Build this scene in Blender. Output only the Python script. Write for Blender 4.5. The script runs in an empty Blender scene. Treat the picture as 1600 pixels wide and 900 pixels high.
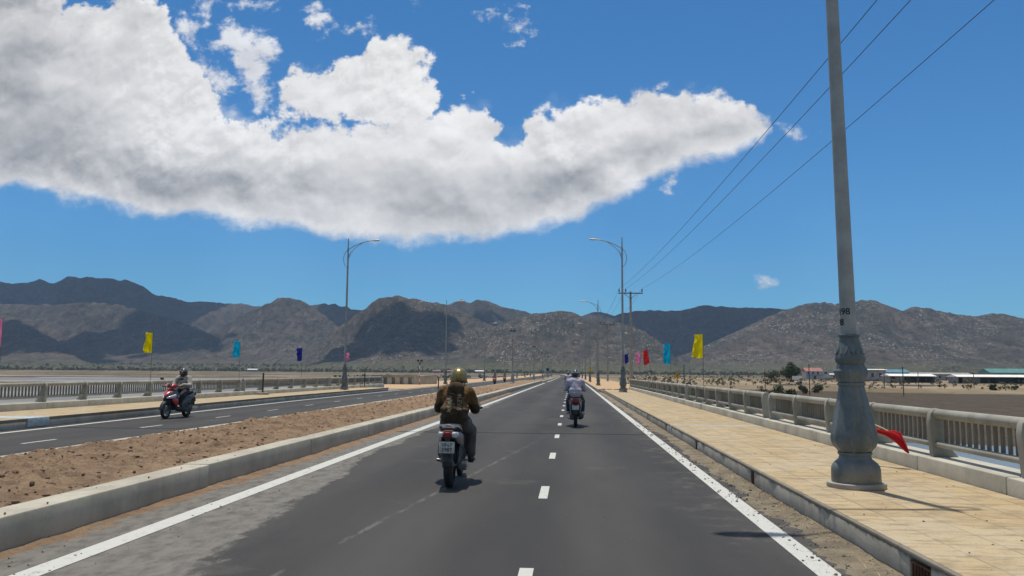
import bpy, bmesh, math, random
import numpy as np
from mathutils import Vector, Matrix, Quaternion
SC = bpy.context.scene
COL = SC.collection
PI = math.pi
rad = math.radians

# ------------------------------------------------------------------ camera solved from the photograph
F, CAMH, ROLL = 1250.0, 1.5, rad(0.4)
_d = np.array([93.0, -133.0, -F]); _d /= np.linalg.norm(_d)
_x = np.array([math.cos(ROLL), -math.sin(ROLL), 0]); _x = _x - _d * _x.dot(_d); _x /= np.linalg.norm(_x)
RM = np.stack([_x, _d, np.cross(_x, _d)])
def ray(px, py): return RM @ np.array([px - 800, 450 - py, -F])
def uv(px, py):
    v = ray(px, py); return v[0] / v[1], v[2] / v[1]
cam_d = bpy.data.cameras.new('camera'); cam = bpy.data.objects.new('camera', cam_d); COL.objects.link(cam)
M4 = Matrix([list(RM[i]) + [0] for i in range(3)] + [[0, 0, 0, 1]])
cam.matrix_world = Matrix.Translation((0, 0, CAMH)) @ M4
cam_d.sensor_width = 36; cam_d.lens = F / 1600 * 36; cam_d.clip_start = 0.05; cam_d.clip_end = 40000
SC.camera = cam

# ------------------------------------------------------------------ noise
def vnoise(x, y, seed=0):
    xi = np.floor(x).astype(np.int64); yi = np.floor(y).astype(np.int64)
    fx = x - xi; fy = y - yi; fx = fx * fx * (3 - 2 * fx); fy = fy * fy * (3 - 2 * fy)
    def h(a, b):
        n = (a * 374761393 + b * 668265263 + seed * 974711) & 0xffffffff
        n = ((n ^ (n >> 13)) * 1274126177) & 0xffffffff
        return ((n ^ (n >> 16)) & 0xffff) / 65535.0
    return (h(xi, yi) * (1 - fx) + h(xi + 1, yi) * fx) * (1 - fy) + (h(xi, yi + 1) * (1 - fx) + h(xi + 1, yi + 1) * fx) * fy
def fbm(x, y, seed=0, octv=5, gain=.5):
    x = np.asarray(x, float); y = np.asarray(y, float); s = 0; a = 1; t = 0
    for i in range(octv):
        s = s + a * vnoise(x * 2 ** i + 17.3 * i, y * 2 ** i + 5.1 * i, seed + i); t += a; a *= gain
    return s / t
def sstep(a, b, x):
    t = np.clip((np.asarray(x, float) - a) / (b - a), 0, 1); return t * t * (3 - 2 * t)

# ------------------------------------------------------------------ tagging
def tag(o, label=None, cat=None, group=None, kind=None):
    if label: o['label'] = label
    if cat: o['category'] = cat
    if group: o['group'] = group
    if kind: o['kind'] = kind
    return o
def empty(name, loc=(0, 0, 0), rz=0):
    o = bpy.data.objects.new(name, None); COL.objects.link(o); o.location = loc; o.rotation_euler = (0, 0, rz)
    o.empty_display_size = .2
    return o
def link(name, me, parent=None):
    o = bpy.data.objects.new(name, me); COL.objects.link(o)
    if parent: o.parent = parent
    return o
def copy_tree(o, parent=None, kids=None):
    if kids is None:
        kids = {}
        for q in list(COL.objects):
            if q.parent: kids.setdefault(q.parent.name, []).append(q)
    c = o.copy(); COL.objects.link(c); c.parent = parent
    for ch in kids.get(o.name, []): copy_tree(ch, c, kids)
    return c

# ------------------------------------------------------------------ materials
class NT:
    def __init__(s, tree): s.t = tree; s.n = tree.nodes; s.l = tree.links
    def new(s, k, **kw):
        n = s.n.new(k)
        for a, b in kw.items(): setattr(n, a, b)
        return n
    def put(s, sock, v):
        if v is None: return
        if isinstance(v, bpy.types.NodeSocket): s.l.new(v, sock)
        elif isinstance(v, (tuple, list)):
            sock.default_value = (*v, 1.0) if len(v) == 3 and sock.type == 'RGBA' else v
        else: sock.default_value = v
    def m(s, op, a, b=None, c=None, clamp=False):
        n = s.new('ShaderNodeMath', operation=op, use_clamp=clamp)
        for i, v in enumerate((a, b, c)): s.put(n.inputs[i], v)
        return n.outputs[0]
    def mix(s, f, a, b, mode='MIX'):
        n = s.new('ShaderNodeMix', data_type='RGBA', blend_type=mode, clamp_factor=True)
        s.put(n.inputs[0], f); s.put(n.inputs[6], a); s.put(n.inputs[7], b); return n.outputs[2]
    def noise(s, vec, scale, detail=4, rough=.55, dist=0, out=0):
        n = s.new('ShaderNodeTexNoise'); s.put(n.inputs['Vector'], vec); s.put(n.inputs['Scale'], scale)
        n.inputs['Detail'].default_value = detail; n.inputs['Roughness'].default_value = rough; n.inputs['Distortion'].default_value = dist
        return n.outputs[out]
    def voro(s, vec, scale, feature='F1', out='Distance', rnd=1):
        n = s.new('ShaderNodeTexVoronoi', feature=feature); s.put(n.inputs['Vector'], vec); n.inputs['Scale'].default_value = scale
        n.inputs['Randomness'].default_value = rnd
        return n.outputs[out]
    def mr(s, v, a, b, c=0., d=1., smooth=True):
        n = s.new('ShaderNodeMapRange', interpolation_type='SMOOTHSTEP' if smooth else 'LINEAR')
        for i, q in enumerate((v, a, b, c, d)): s.put(n.inputs[i], q)
        return n.outputs[0]
    def obj(s): return s.new('ShaderNodeTexCoord').outputs['Object']
    def pos(s): return s.new('ShaderNodeNewGeometry').outputs['Position']
    def xyz(s, v):
        n = s.new('ShaderNodeSeparateXYZ'); s.put(n.inputs[0], v); return n.outputs[0], n.outputs[1], n.outputs[2]
    def comb(s, x, y, z=0.):
        n = s.new('ShaderNodeCombineXYZ'); s.put(n.inputs[0], x); s.put(n.inputs[1], y); s.put(n.inputs[2], z); return n.outputs[0]
    def scale(s, v, k):
        n = s.new('ShaderNodeVectorMath', operation='MULTIPLY'); s.put(n.inputs[0], v); n.inputs[1].default_value = k; return n.outputs[0]
    def bump(s, h, strength=.3, dist=.02):
        n = s.new('ShaderNodeBump'); n.inputs['Strength'].default_value = strength; n.inputs['Distance'].default_value = dist
        s.put(n.inputs['Height'], h); return n.outputs[0]
def material(name, fn):
    m = bpy.data.materials.new(name); m.use_nodes = True; t = NT(m.node_tree)
    b = t.n['Principled BSDF']
    r = fn(t) or {}
    for k, v in r.items(): t.put(b.inputs[k], v)
    return m
def plain(name, col, rough=.6, metal=0, var=.18, scale=9., bump=0, spec=.5, coat=0):
    """a single-colour surface with uneven wear, dust and a little relief"""
    def fn(t):
        v = t.obj(); n = t.noise(v, scale, 5, .6); n2 = t.noise(v, scale * 6, 3, .6)
        dark = tuple(c * (1 - var) for c in col); lite = tuple(min(1, c * (1 + var) + .01) for c in col)
        c = t.mix(t.mr(n, .3, .7), dark, lite)
        d = {'Base Color': c, 'Roughness': t.mr(n2, .3, .7, max(.03, rough - .08), min(1, rough + .1)), 'Metallic': metal, 'Specular IOR Level': spec, 'Coat Weight': coat}
        if bump: d['Normal'] = t.bump(n2, bump, .01)
        return d
    return material(name, fn)
MT = {}
def asphalt(t):
    v = t.pos(); x, y, z = t.xyz(v)
    g = t.noise(v, 140, 2, .7); big = t.noise(t.scale(v, (.5, .09, 1)), 1.1, 4, .6)
    c = t.mix(t.mr(g, .3, .75), (.019, .0185, .0185), (.053, .051, .049))
    c = t.mix(t.mr(big, .35, .7, 0, .6), c, (.068, .065, .060))
    ag = t.noise(v, 34, 5, .8); c = t.mix(t.mr(ag, .56, .70, 0, .55), c, (.095, .09, .082)); c = t.mix(t.mr(ag, .30, .44, .5, 0), c, (.018, .018, .018))
    oil = t.mr(t.noise(t.scale(v, (1, .3, 1)), .8, 6, .7), .55, .7); c = t.mix(t.m('MULTIPLY', oil, .45), c, (.022, .021, .021))
    # tyre-polished dusty paths
    lane = t.m('ABSOLUTE', t.m('SUBTRACT', t.m('FRACT', t.m('MULTIPLY', t.m('ADD', x, 4.2), .55)), .5))
    c = t.mix(t.m('MULTIPLY', t.mr(lane, .05, .38, 1, 0), .12), c, (.15, .14, .12))
    # cement dust along the inner gutter, thinning with distance
    wob = t.noise(t.scale(v, (1, .35, 1)), 1.6, 6, .62)
    lim = t.m('ADD', t.m('ADD', -3.62, t.m('MULTIPLY', t.mr(y, 5, 15, 1., 0, False), .85)), t.m('ADD', t.m('MULTIPLY', t.m('SUBTRACT', wob, .5), .9), t.m('MULTIPLY', t.m('SUBTRACT', t.noise(t.scale(v, (1, .5, 1)), 9, 6, .75), .5), .42)))
    dm = t.mr(t.m('SUBTRACT', lim, x), -.02, .10); inroad = t.mr(x, -5.2, -5.1)
    fade = t.mr(y, 26, 60, 1, .35)
    dm = t.m('MULTIPLY', t.m('MULTIPLY', dm, inroad), fade)
    dn = t.noise(t.scale(v, (1, .5, 1)), 7, 6, .7)
    c = t.mix(t.m('MULTIPLY', dm, t.mr(dn, .28, .6, .35, .95)), c, t.mix(dn, (.14, .131, .112), (.22, .206, .178)))
    # pale scuff left by a tyre, running off to the left
    for (x0, y0, k, w, a) in ((-1.63, 10.6, .118, .055, .34),):
        line = t.m('ABSOLUTE', t.m('SUBTRACT', t.m('SUBTRACT', x, x0), t.m('MULTIPLY', t.m('SUBTRACT', y, y0), k)))
        s = t.mr(line, 0, w, 1, 0)
        s = t.m('MULTIPLY', s, t.m('MULTIPLY', t.mr(t.noise(t.scale(v, (2, .5, 1)), 3, 5, .7), .42, .6), t.mr(y, 13, 22, a, 0)))
        c = t.mix(s, c, (.26, .25, .23))
    # brown dust blown from the right gutter
    dr = t.m('MULTIPLY', t.mr(x, 1.0, 2.1), t.mr(t.noise(v, 2.2, 6, .7), .5, .66))
    dr = t.m('MULTIPLY', dr, t.mr(x, 2.6, 2.7, 1, 0))
    c = t.mix(t.m('MULTIPLY', dr, .55), c, (.2, .175, .14))
    pt = t.mr(t.noise(v, .6, 6, .65), .6, .68)
    c = t.mix(t.m('MULTIPLY', pt, .25), c, (.13, .12, .105))
    return {'Base Color': c, 'Roughness': .82, 'Normal': t.bump(g, .5, .008), 'Specular IOR Level': .35}
MT['asphalt'] = material('asphalt', asphalt)
def paint(t):
    v = t.pos(); n = t.noise(v, 9, 6, .7); f = t.noise(v, 70, 3, .7)
    w = t.m('MULTIPLY', t.mr(n, .52, .66), t.mr(f, .4, .6))
    c = t.mix(t.m('MULTIPLY', w, .75), (.52, .52, .475), (.2, .19, .17))
    return {'Base Color': c, 'Roughness': .7}
MT['paint'] = material('road_paint', paint)
def concrete(base, stain=.5, band=None, joint=None):
    def fn(t):
        v = t.pos(); x, y, z = t.xyz(v)
        n = t.noise(v, 1.3, 7, .65); f = t.noise(v, 22, 4, .7); st = t.noise(t.scale(v, (1, 1, .18)), 4.5, 5, .7)
        c = t.mix(t.mr(n, .3, .7), tuple(q * .78 for q in base), tuple(q * 1.12 for q in base))
        c = t.mix(t.m('MULTIPLY', t.mr(st, .5, .72), stain), c, tuple(q * .5 for q in base))
        c = t.mix(t.m('MULTIPLY', t.mr(f, .55, .75), .3), c, tuple(q * .6 for q in base))
        if band:   # mould and tar along the top edge
            e = t.m('ADD', z, t.m('MULTIPLY', t.m('SUBTRACT', t.noise(t.scale(v, (1, 1, .5)), 5, 6, .7), .5), .16))
            c = t.mix(t.m('MULTIPLY', t.mr(e, band - .02, band + .02), .8), c, (.07, .065, .055))
        return {'Base Color': c, 'Roughness': .88, 'Normal': t.bump(f, .35, .01), 'Specular IOR Level': .3}
    return fn
MT['kerb'] = material('kerb_concrete', concrete((.44, .41, .33), .35))
MT['kerb_stained'] = material('stained_kerb_concrete', concrete((.47, .44, .37), .5, .185))
MT['slab_edge'] = material('tar_stained_slab_edge', concrete((.22, .20, .16), .6))
MT['plinth'] = material('plinth_concrete', concrete((.47, .445, .365), .3))
MT['deck'] = material('deck_concrete', concrete((.3, .29, .27), .5))
MT['baluster'] = material('shaded_baluster_concrete', concrete((.20, .185, .15), .5))  # rail concrete in a darker colour that stands for shade on the balusters
MT['rail'] = material('railing_concrete', concrete((.34, .33, .28), .35))
def paver(t):
    v = t.pos(); x, y, z = t.xyz(v)
    b = t.new('ShaderNodeTexBrick', offset=0.0, squash=1.0)
    t.put(b.inputs['Vector'], v); b.inputs['Scale'].default_value = 1; b.inputs['Mortar Size'].default_value = .012
    b.inputs['Mortar Smooth'].default_value = .2; b.inputs['Bias'].default_value = 0
    b.inputs['Brick Width'].default_value = .4; b.inputs['Row Height'].default_value = .4
    t.put(b.inputs['Color1'], (.425, .315, .165)); t.put(b.inputs['Color2'], (.485, .375, .21)); t.put(b.inputs['Mortar'], (.25, .19, .12))
    n = t.noise(v, 1.1, 6, .65); f = t.noise(v, 55, 3, .7); st = t.noise(t.scale(v, (1, 2.4, 1)), 2.6, 7, .72)
    c = t.mix(t.mr(n, .35, .68, 0, .75), b.outputs['Color'], (.47, .40, .28))
    c = t.mix(t.m('MULTIPLY', t.mr(st, .46, .64), .75), c, (.25, .19, .12))
    c = t.mix(t.m('MULTIPLY', t.mr(f, .5, .7), .5), c, (.28, .22, .14)); bl = t.noise(v, 3.4, 6, .7); c = t.mix(t.mr(bl, .55, .70, 0, .55), c, (.27, .21, .13)); c = t.mix(t.mr(bl, .3, .42, .5, 0), c, (.52, .44, .31))
    gr = t.m('ABSOLUTE', t.m('SUBTRACT', t.m('FRACT', t.m('MULTIPLY', y, 12)), .5))
    c = t.mix(t.m('MULTIPLY', t.mr(gr, .38, .48), .16), c, (.3, .23, .14))
    # redder sand lies on the paving past the bridge
    c = t.mix(t.mr(t.m('ADD', y, t.m('MULTIPLY', n, 20)), 58, 84, 0, .8), c, (.50, .33, .18))
    return {'Base Color': c, 'Roughness': .85, 'Normal': t.bump(t.m('ADD', t.m('MULTIPLY', b.outputs['Fac'], -1), t.m('MULTIPLY', f, .3)), .4, .01), 'Specular IOR Level': .3}
MT['paver'] = material('pavement_tiles', paver)
def sandmat(a, b, sc, dark):
    def fn(t):
        v = t.pos(); n = t.noise(v, sc, 7, .68); f = t.noise(v, sc * 14, 4, .7)
        c = t.mix(t.mr(n, .32, .68), a, b); c = t.mix(t.m('MULTIPLY', t.mr(f, .52, .7), .5), c, dark)
        return {'Base Color': c, 'Roughness': .95, 'Normal': t.bump(t.m('ADD', t.m('MULTIPLY', n, .8), f), 1., .045), 'Specular IOR Level': .15}
    return fn
MT['gutter'] = material('gutter_sand', sandmat((.19, .16, .12), (.34, .285, .20), 2.2, (.10, .085, .065)))
MT['redsand'] = material('red_gutter_sand', sandmat((.25, .17, .11), (.36, .25, .16), 2.5, (.14, .10, .07)))
MT['soil'] = material('median_soil', sandmat((.22, .148, .095), (.37, .262, .17), 2.6, (.13, .09, .06)))
MT['clod'] = material('soil_clod', sandmat((.22, .145, .092), (.36, .25, .165), 3, (.19, .13, .085)))
MT['stone'] = material('grit_stone', sandmat((.2, .18, .15), (.46, .42, .35), 6, (.12, .105, .09)))
def ground(t):
    v = t.pos(); x, y, z = t.xyz(v)
    n = t.noise(t.scale(v, (1, .5, 1)), .035, 8, .65); f = t.noise(v, .6, 6, .7); g = t.noise(t.scale(v, (1, .45, 1)), .011, 6, .65)
    sand = t.mix(t.mr(n, .35, .65), (.19, .14, .088), (.37, .285, .19))
    sand = t.mix(t.m('MULTIPLY', t.mr(f, .5, .68), .55), sand, (.20, .165, .10))
    scrub = t.mix(t.mr(f, .35, .65), (.075, .075, .04), (.15, .135, .08))
    c = t.mix(t.m('MULTIPLY', t.mr(g, .45, .56), t.mr(y, 200, 800, .5, .97)), sand, scrub)
    mud = t.mix(t.mr(f, .35, .7), (.06, .047, .034), (.105, .083, .058))
    c = t.mix(t.mr(y, 500, 1000, 0, .65), c, t.mix(n, (.085, .078, .05), (.15, .125, .085)))
    c = t.mix(t.mr(t.m('ADD', z, t.m('MULTIPLY', t.m('SUBTRACT', n, .5), .25)), -2.38, -2.2, 1, 0), c, mud)
    return {'Base Color': c, 'Roughness': .95, 'Normal': t.bump(f, .5, .3), 'Specular IOR Level': .15}
MT['ground'] = material('sandy_ground', ground)
def hillmat(t):
    v = t.pos(); x, y, z = t.xyz(v); s = t.scale(v, (1, .55, 1.25))
    big = t.noise(s, .0032, 6, .6); n = t.noise(s, .02, 6, .65); f = t.noise(s, .11, 4, .7)
    c = t.mix(t.mr(big, .38, .62), (.043, .038, .028), (.092, .070, .053))
    c = t.mix(t.mr(n, .45, .62, 0, .75), c, (.082, .068, .052))
    c = t.mix(t.m('MULTIPLY', t.mr(f, .5, .68), .7), c, (.026, .028, .018))
    mo = t.noise(s, .045, 5, .75, .4); c = t.mix(t.mr(mo, .47, .60, 0, .8), c, (.024, .027, .018)); c = t.mix(t.mr(mo, .30, .42, .6, 0), c, (.135, .112, .085))
    stk = t.noise(t.scale(v, (1, .22, .55)), .03, 6, .7, .8); c = t.mix(t.mr(stk, .54, .66, 0, .6), c, (.135, .112, .086)); c = t.mix(t.mr(stk, .34, .46, .55, 0), c, (.030, .032, .022))
    # pale granite boulders in drifts
    patch = t.m('MULTIPLY', t.mr(t.noise(s, .0075, 5, .62), .40, .60), t.mr(y, 2400, 3000, 1, .25))
    patch = t.m('MULTIPLY', patch, t.mr(x, -1100, -500, .42, 1))
    for sc, k, thr in ((.075, .8, .26), (.16, 1., .34), (.30, .8, .36)):
        d = t.voro(s, sc)
        cell = t.voro(s, sc, 'F1', 'Color'); cr, cg, cb = t.xyz(cell)
        on = t.m('MULTIPLY', t.m('MULTIPLY', t.mr(t.m('ADD', d, t.m('MULTIPLY', f, .16)), thr, thr + .1, 1, 0), t.mr(t.m('ADD', cr, t.m('MULTIPLY', patch, .46)), .80, .95)), k)
        c = t.mix(t.m('MULTIPLY', on, t.m('ADD', .12, t.m('MULTIPLY', patch, .54))), c, t.mix(cg, (.15, .13, .105), (.42, .375, .315)))
    # dry scrub and trees at the foot
    foot = t.mr(t.m('ADD', z, t.m('MULTIPLY', t.m('SUBTRACT', n, .5), 30)), 6, 34, 1, 0)
    c = t.mix(t.m('MULTIPLY', foot, .8), c, t.mix(t.mr(f, .35, .65), (.052, .060, .028), (.12, .115, .06)))
    hh = t.m('ADD', t.m('MULTIPLY', n, 9), t.m('MULTIPLY', f, 4))
    return {'Base Color': c, 'Roughness': .95, 'Normal': t.bump(hh, .8, 1.), 'Specular IOR Level': .1}
MT['hill'] = material('rocky_hillside', hillmat)
def watermat(t):
    v = t.pos(); x, y, z = t.xyz(v)
    n = t.noise(t.scale(v, (.6, 1.4, 1)), 1.1, 5, .6); big = t.noise(t.scale(v, (.3, 1, 1)), .02, 5, .6)
    c = t.mix(t.mr(big, .4, .6), (.17, .165, .15), (.26, .245, .215))
    return {'Base Color': c, 'Roughness': t.mr(t.m('MULTIPLY', t.mr(x, -14, 6, 1, 0), t.mr(big, .3, .6, .6, 1)), 0, 1, .10, .42), 'Specular IOR Level': t.mr(x, -14, 6, .22, .5), 'IOR': 1.33, 'Normal': t.bump(n, .25, .12)}
MT['water'] = material('river_water', watermat)
MT['lamp_paint'] = plain('lamp_grey_paint', (.105, .13, .135), .45, .1, .22, 5, .05)
def lamp_paint(t):
    v = t.obj(); x, y, z = t.xyz(v); n = t.noise(v, 3, 6, .65); f = t.noise(v, 26, 6, .7); st = t.noise(t.scale(v, (1, 1, .12)), 11, 5, .7)
    c = t.mix(t.mr(n, .3, .7), (.085, .108, .115), (.155, .185, .19)); c = t.mix(t.m('MULTIPLY', t.mr(st, .5, .68), .6), c, (.20, .21, .19))
    c = t.mix(t.m('MULTIPLY', t.mr(st, .30, .42, 1, 0), .7), c, (.055, .06, .055)); c = t.mix(t.mr(f, .63, .68, 0, .7), c, (.26, .25, .21))
    rust = t.m('MULTIPLY', t.mr(t.noise(v, 7, 7, .75), .60, .68), t.mr(z, .3, 1.9, 1, .35)); c = t.mix(t.m('MULTIPLY', rust, .75), c, (.13, .075, .04))
    dust = t.m('MULTIPLY', t.mr(z, .05, .4, 1, 0), t.mr(n, .35, .65)); c = t.mix(t.m('MULTIPLY', dust, .6), c, (.26, .22, .155))
    return {'Base Color': c, 'Roughness': t.mr(f, .3, .7, .38, .62), 'Normal': t.bump(f, .25, .01), 'Specular IOR Level': .45}
MT['lamp_paint'] = material('lamp_grey_paint', lamp_paint)
MT['lamp_pole'] = plain('galvanised_pole', (.30, .31, .295), .48, .35, .12, 3)
MT['lamp_head'] = plain('lamp_head_shell', (.5, .48, .42), .4, .1, .1)
MT['lens'] = plain('lamp_lens', (.6, .6, .58), .15, 0, .1)
MT['black'] = plain('black_metal', (.02, .02, .022), .45, 0, .3)
MT['ink'] = plain('black_stencil_paint', (.012, .012, .014), .7)
MT['lantern_glass'] = plain('milky_lantern_glass', (.45, .45, .42), .25)
MT['pole_concrete'] = plain('pole_concrete', (.34, .31, .27), .9, 0, .15, 3)
MT['steel'] = plain('dull_steel', (.16, .16, .16), .45, .6)
MT['wire'] = plain('cable_sheath', (.025, .025, .028), .6)
MT['ceramic'] = plain('brown_insulator', (.06, .035, .025), .25)
MT['rust'] = plain('rusty_iron', (.13, .06, .032), .9, .1, .4, 14, .2)
MT['dark'] = plain('painted_recess_shade', (.03, .028, .025), .95)  # shade inside the kerb openings, put into the wall colour
MT['joint'] = plain('pale_blue_joint_cover', (.42, .47, .48), .55, .1, .15)
MT['jointdark'] = plain('road_joint_rubber', (.018, .018, .018), .9)
MT['tyre'] = plain('tyre_rubber', (.018, .018, .02), .85, 0, .3, 30, .15)
MT['blackplastic'] = plain('black_plastic', (.022, .023, .026), .5, 0, .25)
MT['seatvinyl'] = plain('seat_vinyl', (.018, .018, .019), .6, 0, .3, 25, .1)
MT['silver'] = plain('silver_bodywork', (.13, .135, .14), .35, .4, .12, 6, 0, .5, .3)
MT['chrome'] = plain('chromed_steel', (.6, .6, .6), .18, 1., .08)
MT['alu'] = plain('cast_aluminium', (.32, .32, .32), .5, .7, .15)
MT['engine'] = plain('engine_casing', (.09, .09, .095), .55, .5, .25)
MT['blueblack'] = plain('dark_blue_bodywork', (.022, .032, .055), .25, 0, .2, 5, 0, .5, .6)
MT['redpaint'] = plain('red_bodywork', (.50, .012, .03), .22, 0, .12, 5, 0, .5, .8)
MT['greypaint'] = plain('grey_bodywork', (.05, .055, .065), .3, .2, .15, 5, 0, .5, .6)
MT['tail'] = plain('red_tail_lens', (.20, .006, .012), .2, 0, .15)
MT['clear'] = plain('clear_lamp_lens', (.55, .56, .56), .12, 0, .1)
MT['plate'] = plain('licence_plate_paint', (.46, .46, .41), .5, 0, .2, 20)
MT['skin'] = plain('skin', (.34, .19, .12), .55, 0, .1, 12)
def cloth(name, a, b, sc=7., f2=180.):
    def fn(t):
        v = t.obj(); n = t.noise(v, sc, 5, .62); w = t.noise(v, f2, 2, .5)
        return {'Base Color': t.mix(t.mr(n, .3, .72), a, b), 'Roughness': .92, 'Specular IOR Level': .15, 'Sheen Weight': .15, 'Normal': t.bump(t.m('ADD', n, t.m('MULTIPLY', w, .2)), .5, .02)}
    return material(name, fn)
MT['jacket'] = cloth('brown_jacket_cloth', (.085, .045, .017), (.20, .108, .04))
MT['jacketdark'] = cloth('dark_brown_panel_cloth', (.036, .023, .014), (.075, .048, .026))
MT['print'] = cloth('faded_print', (.21, .17, .10), (.33, .28, .19), 30)
MT['trousers'] = cloth('grey_brown_trousers', (.075, .066, .055), (.12, .105, .088))
MT['shirt'] = cloth('lavender_shirt', (.37, .355, .43), (.50, .48, .55))
MT['jeans'] = cloth('dark_jeans', (.022, .032, .058), (.045, .062, .10))
MT['greyshirt'] = cloth('grey_olive_shirt', (.30, .285, .235), (.44, .415, .35))
MT['darktrousers'] = cloth('black_trousers', (.022, .020, .022), (.045, .04, .042))
MT['shoe'] = plain('shoe_leather', (.03, .024, .02), .6)
MT['whiteshoe'] = plain('white_shoe', (.55, .55, .53), .6)
MT['mask'] = cloth('dark_face_mask', (.04, .04, .045), (.07, .07, .075))
MT['hair'] = plain('black_hair', (.012, .010, .009), .6)
MT['gold'] = plain('gold_helmet', (.27, .205, .08), .3, .6, .05, 8, 0, .5, .2)
MT['darkhelmet'] = plain('dark_blue_helmet', (.012, .013, .022), .22, 0, .2, 6, 0, .5, .8)
MT['greyhelmet'] = plain('dark_grey_helmet', (.035, .035, .032), .25, 0, .2, 6, 0, .5, .8)
MT['white'] = plain('white_paint', (.72, .72, .7), .5, 0, .08)
def flagm(name, c):
    def fn(t):
        v = t.obj(); n = t.noise(v, 6, 4, .6)
        return {'Base Color': t.mix(n, tuple(q * .8 for q in c), c), 'Roughness': .7, 'Specular IOR Level': .3, 'Sheen Weight': .2}
    m = material(name, fn); t = NT(m.node_tree); b = t.n['Principled BSDF']; o = t.n['Material Output']
    tr = t.new('ShaderNodeBsdfTranslucent'); tr.inputs[0].default_value = (*c, 1); mx = t.new('ShaderNodeMixShader'); mx.inputs[0].default_value = .45
    t.l.new(b.outputs[0], mx.inputs[1]); t.l.new(tr.outputs[0], mx.inputs[2]); t.l.new(mx.outputs[0], o.inputs[0]); return m
for k, c in dict(yellow=(.80, .66, .0), cyan=(.0, .42, .66), navy=(.012, .022, .24), pink=(.80, .25, .45), red=(.66, .02, .03)).items(): MT['flag_' + k] = flagm(k + '_flag_cloth', c)
MT['bamboo'] = plain('bamboo_pole', (.42, .33, .17), .7)
MT['flagpole'] = plain('thin_flag_pole', (.16, .14, .12), .7)
MT['signyellow'] = plain('yellow_sign_face', (.62, .36, .02), .5)
MT['signblue'] = plain('blue_sign_face', (.01, .03, .16), .4)
MT['signback'] = plain('grey_sign_back', (.16, .16, .16), .6)
MT['wall'] = plain('white_house_wall', (.42, .42, .43), .85, 0, .12, .5)
MT['greywall'] = plain('grey_block_wall', (.30, .30, .29), .9, 0, .2, .4)
MT['redroof'] = plain('red_tin_roof', (.30, .12, .095), .6, 0, .2, .6)
MT['tealroof'] = plain('teal_tin_roof', (.06, .20, .19), .7, 0, .2, .5)
MT['blueroof'] = plain('blue_tin_roof', (.07, .19, .26), .7, 0, .2, .5)
MT['whiteroof'] = plain('pale_sheet_roof', (.80, .78, .73), .6, 0, .1, .6)
MT['window'] = plain('dark_window_glass', (.03, .04, .05), .15)
MT['timber'] = plain('weathered_timber', (.15, .115, .085), .9, 0, .3, 2)
def leafm(name, a, b):
    def fn(t):
        v = t.pos(); n = t.noise(v, 1.2, 3, .6); r = t.noise(v, 9, 2, .5)
        return {'Base Color': t.mix(t.mr(t.m('ADD', t.m('MULTIPLY', n, .6), t.m('MULTIPLY', r, .4)), .35, .65), a, b), 'Roughness': .75, 'Specular IOR Level': .25}
    return material(name, fn)
MT['leaf'] = leafm('dark_green_leaves', (.025, .042, .014), (.07, .095, .035))
MT['dryleaf'] = leafm('dry_scrub_leaves', (.085, .075, .04), (.17, .145, .08))
MT['olive'] = leafm('olive_scrub_leaves', (.045, .055, .022), (.11, .115, .055))
MT['drystraw'] = leafm('dry_straw', (.30, .23, .12), (.48, .38, .22))
MT['farleaf'] = leafm('far_scrub_leaves', (.07, .075, .04), (.13, .125, .07))
MT['bark'] = plain('grey_bark', (.10, .08, .06), .9)
def cloudm(t):
    v = t.pos(); n = t.noise(v, .006, 6, .65)
    return {'Base Color': (.85, .86, .88), 'Roughness': 1., 'Specular IOR Level': 0., 'Normal': t.bump(n, 1., 30)}
MT['cloud'] = material('cumulus', cloudm)

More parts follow.
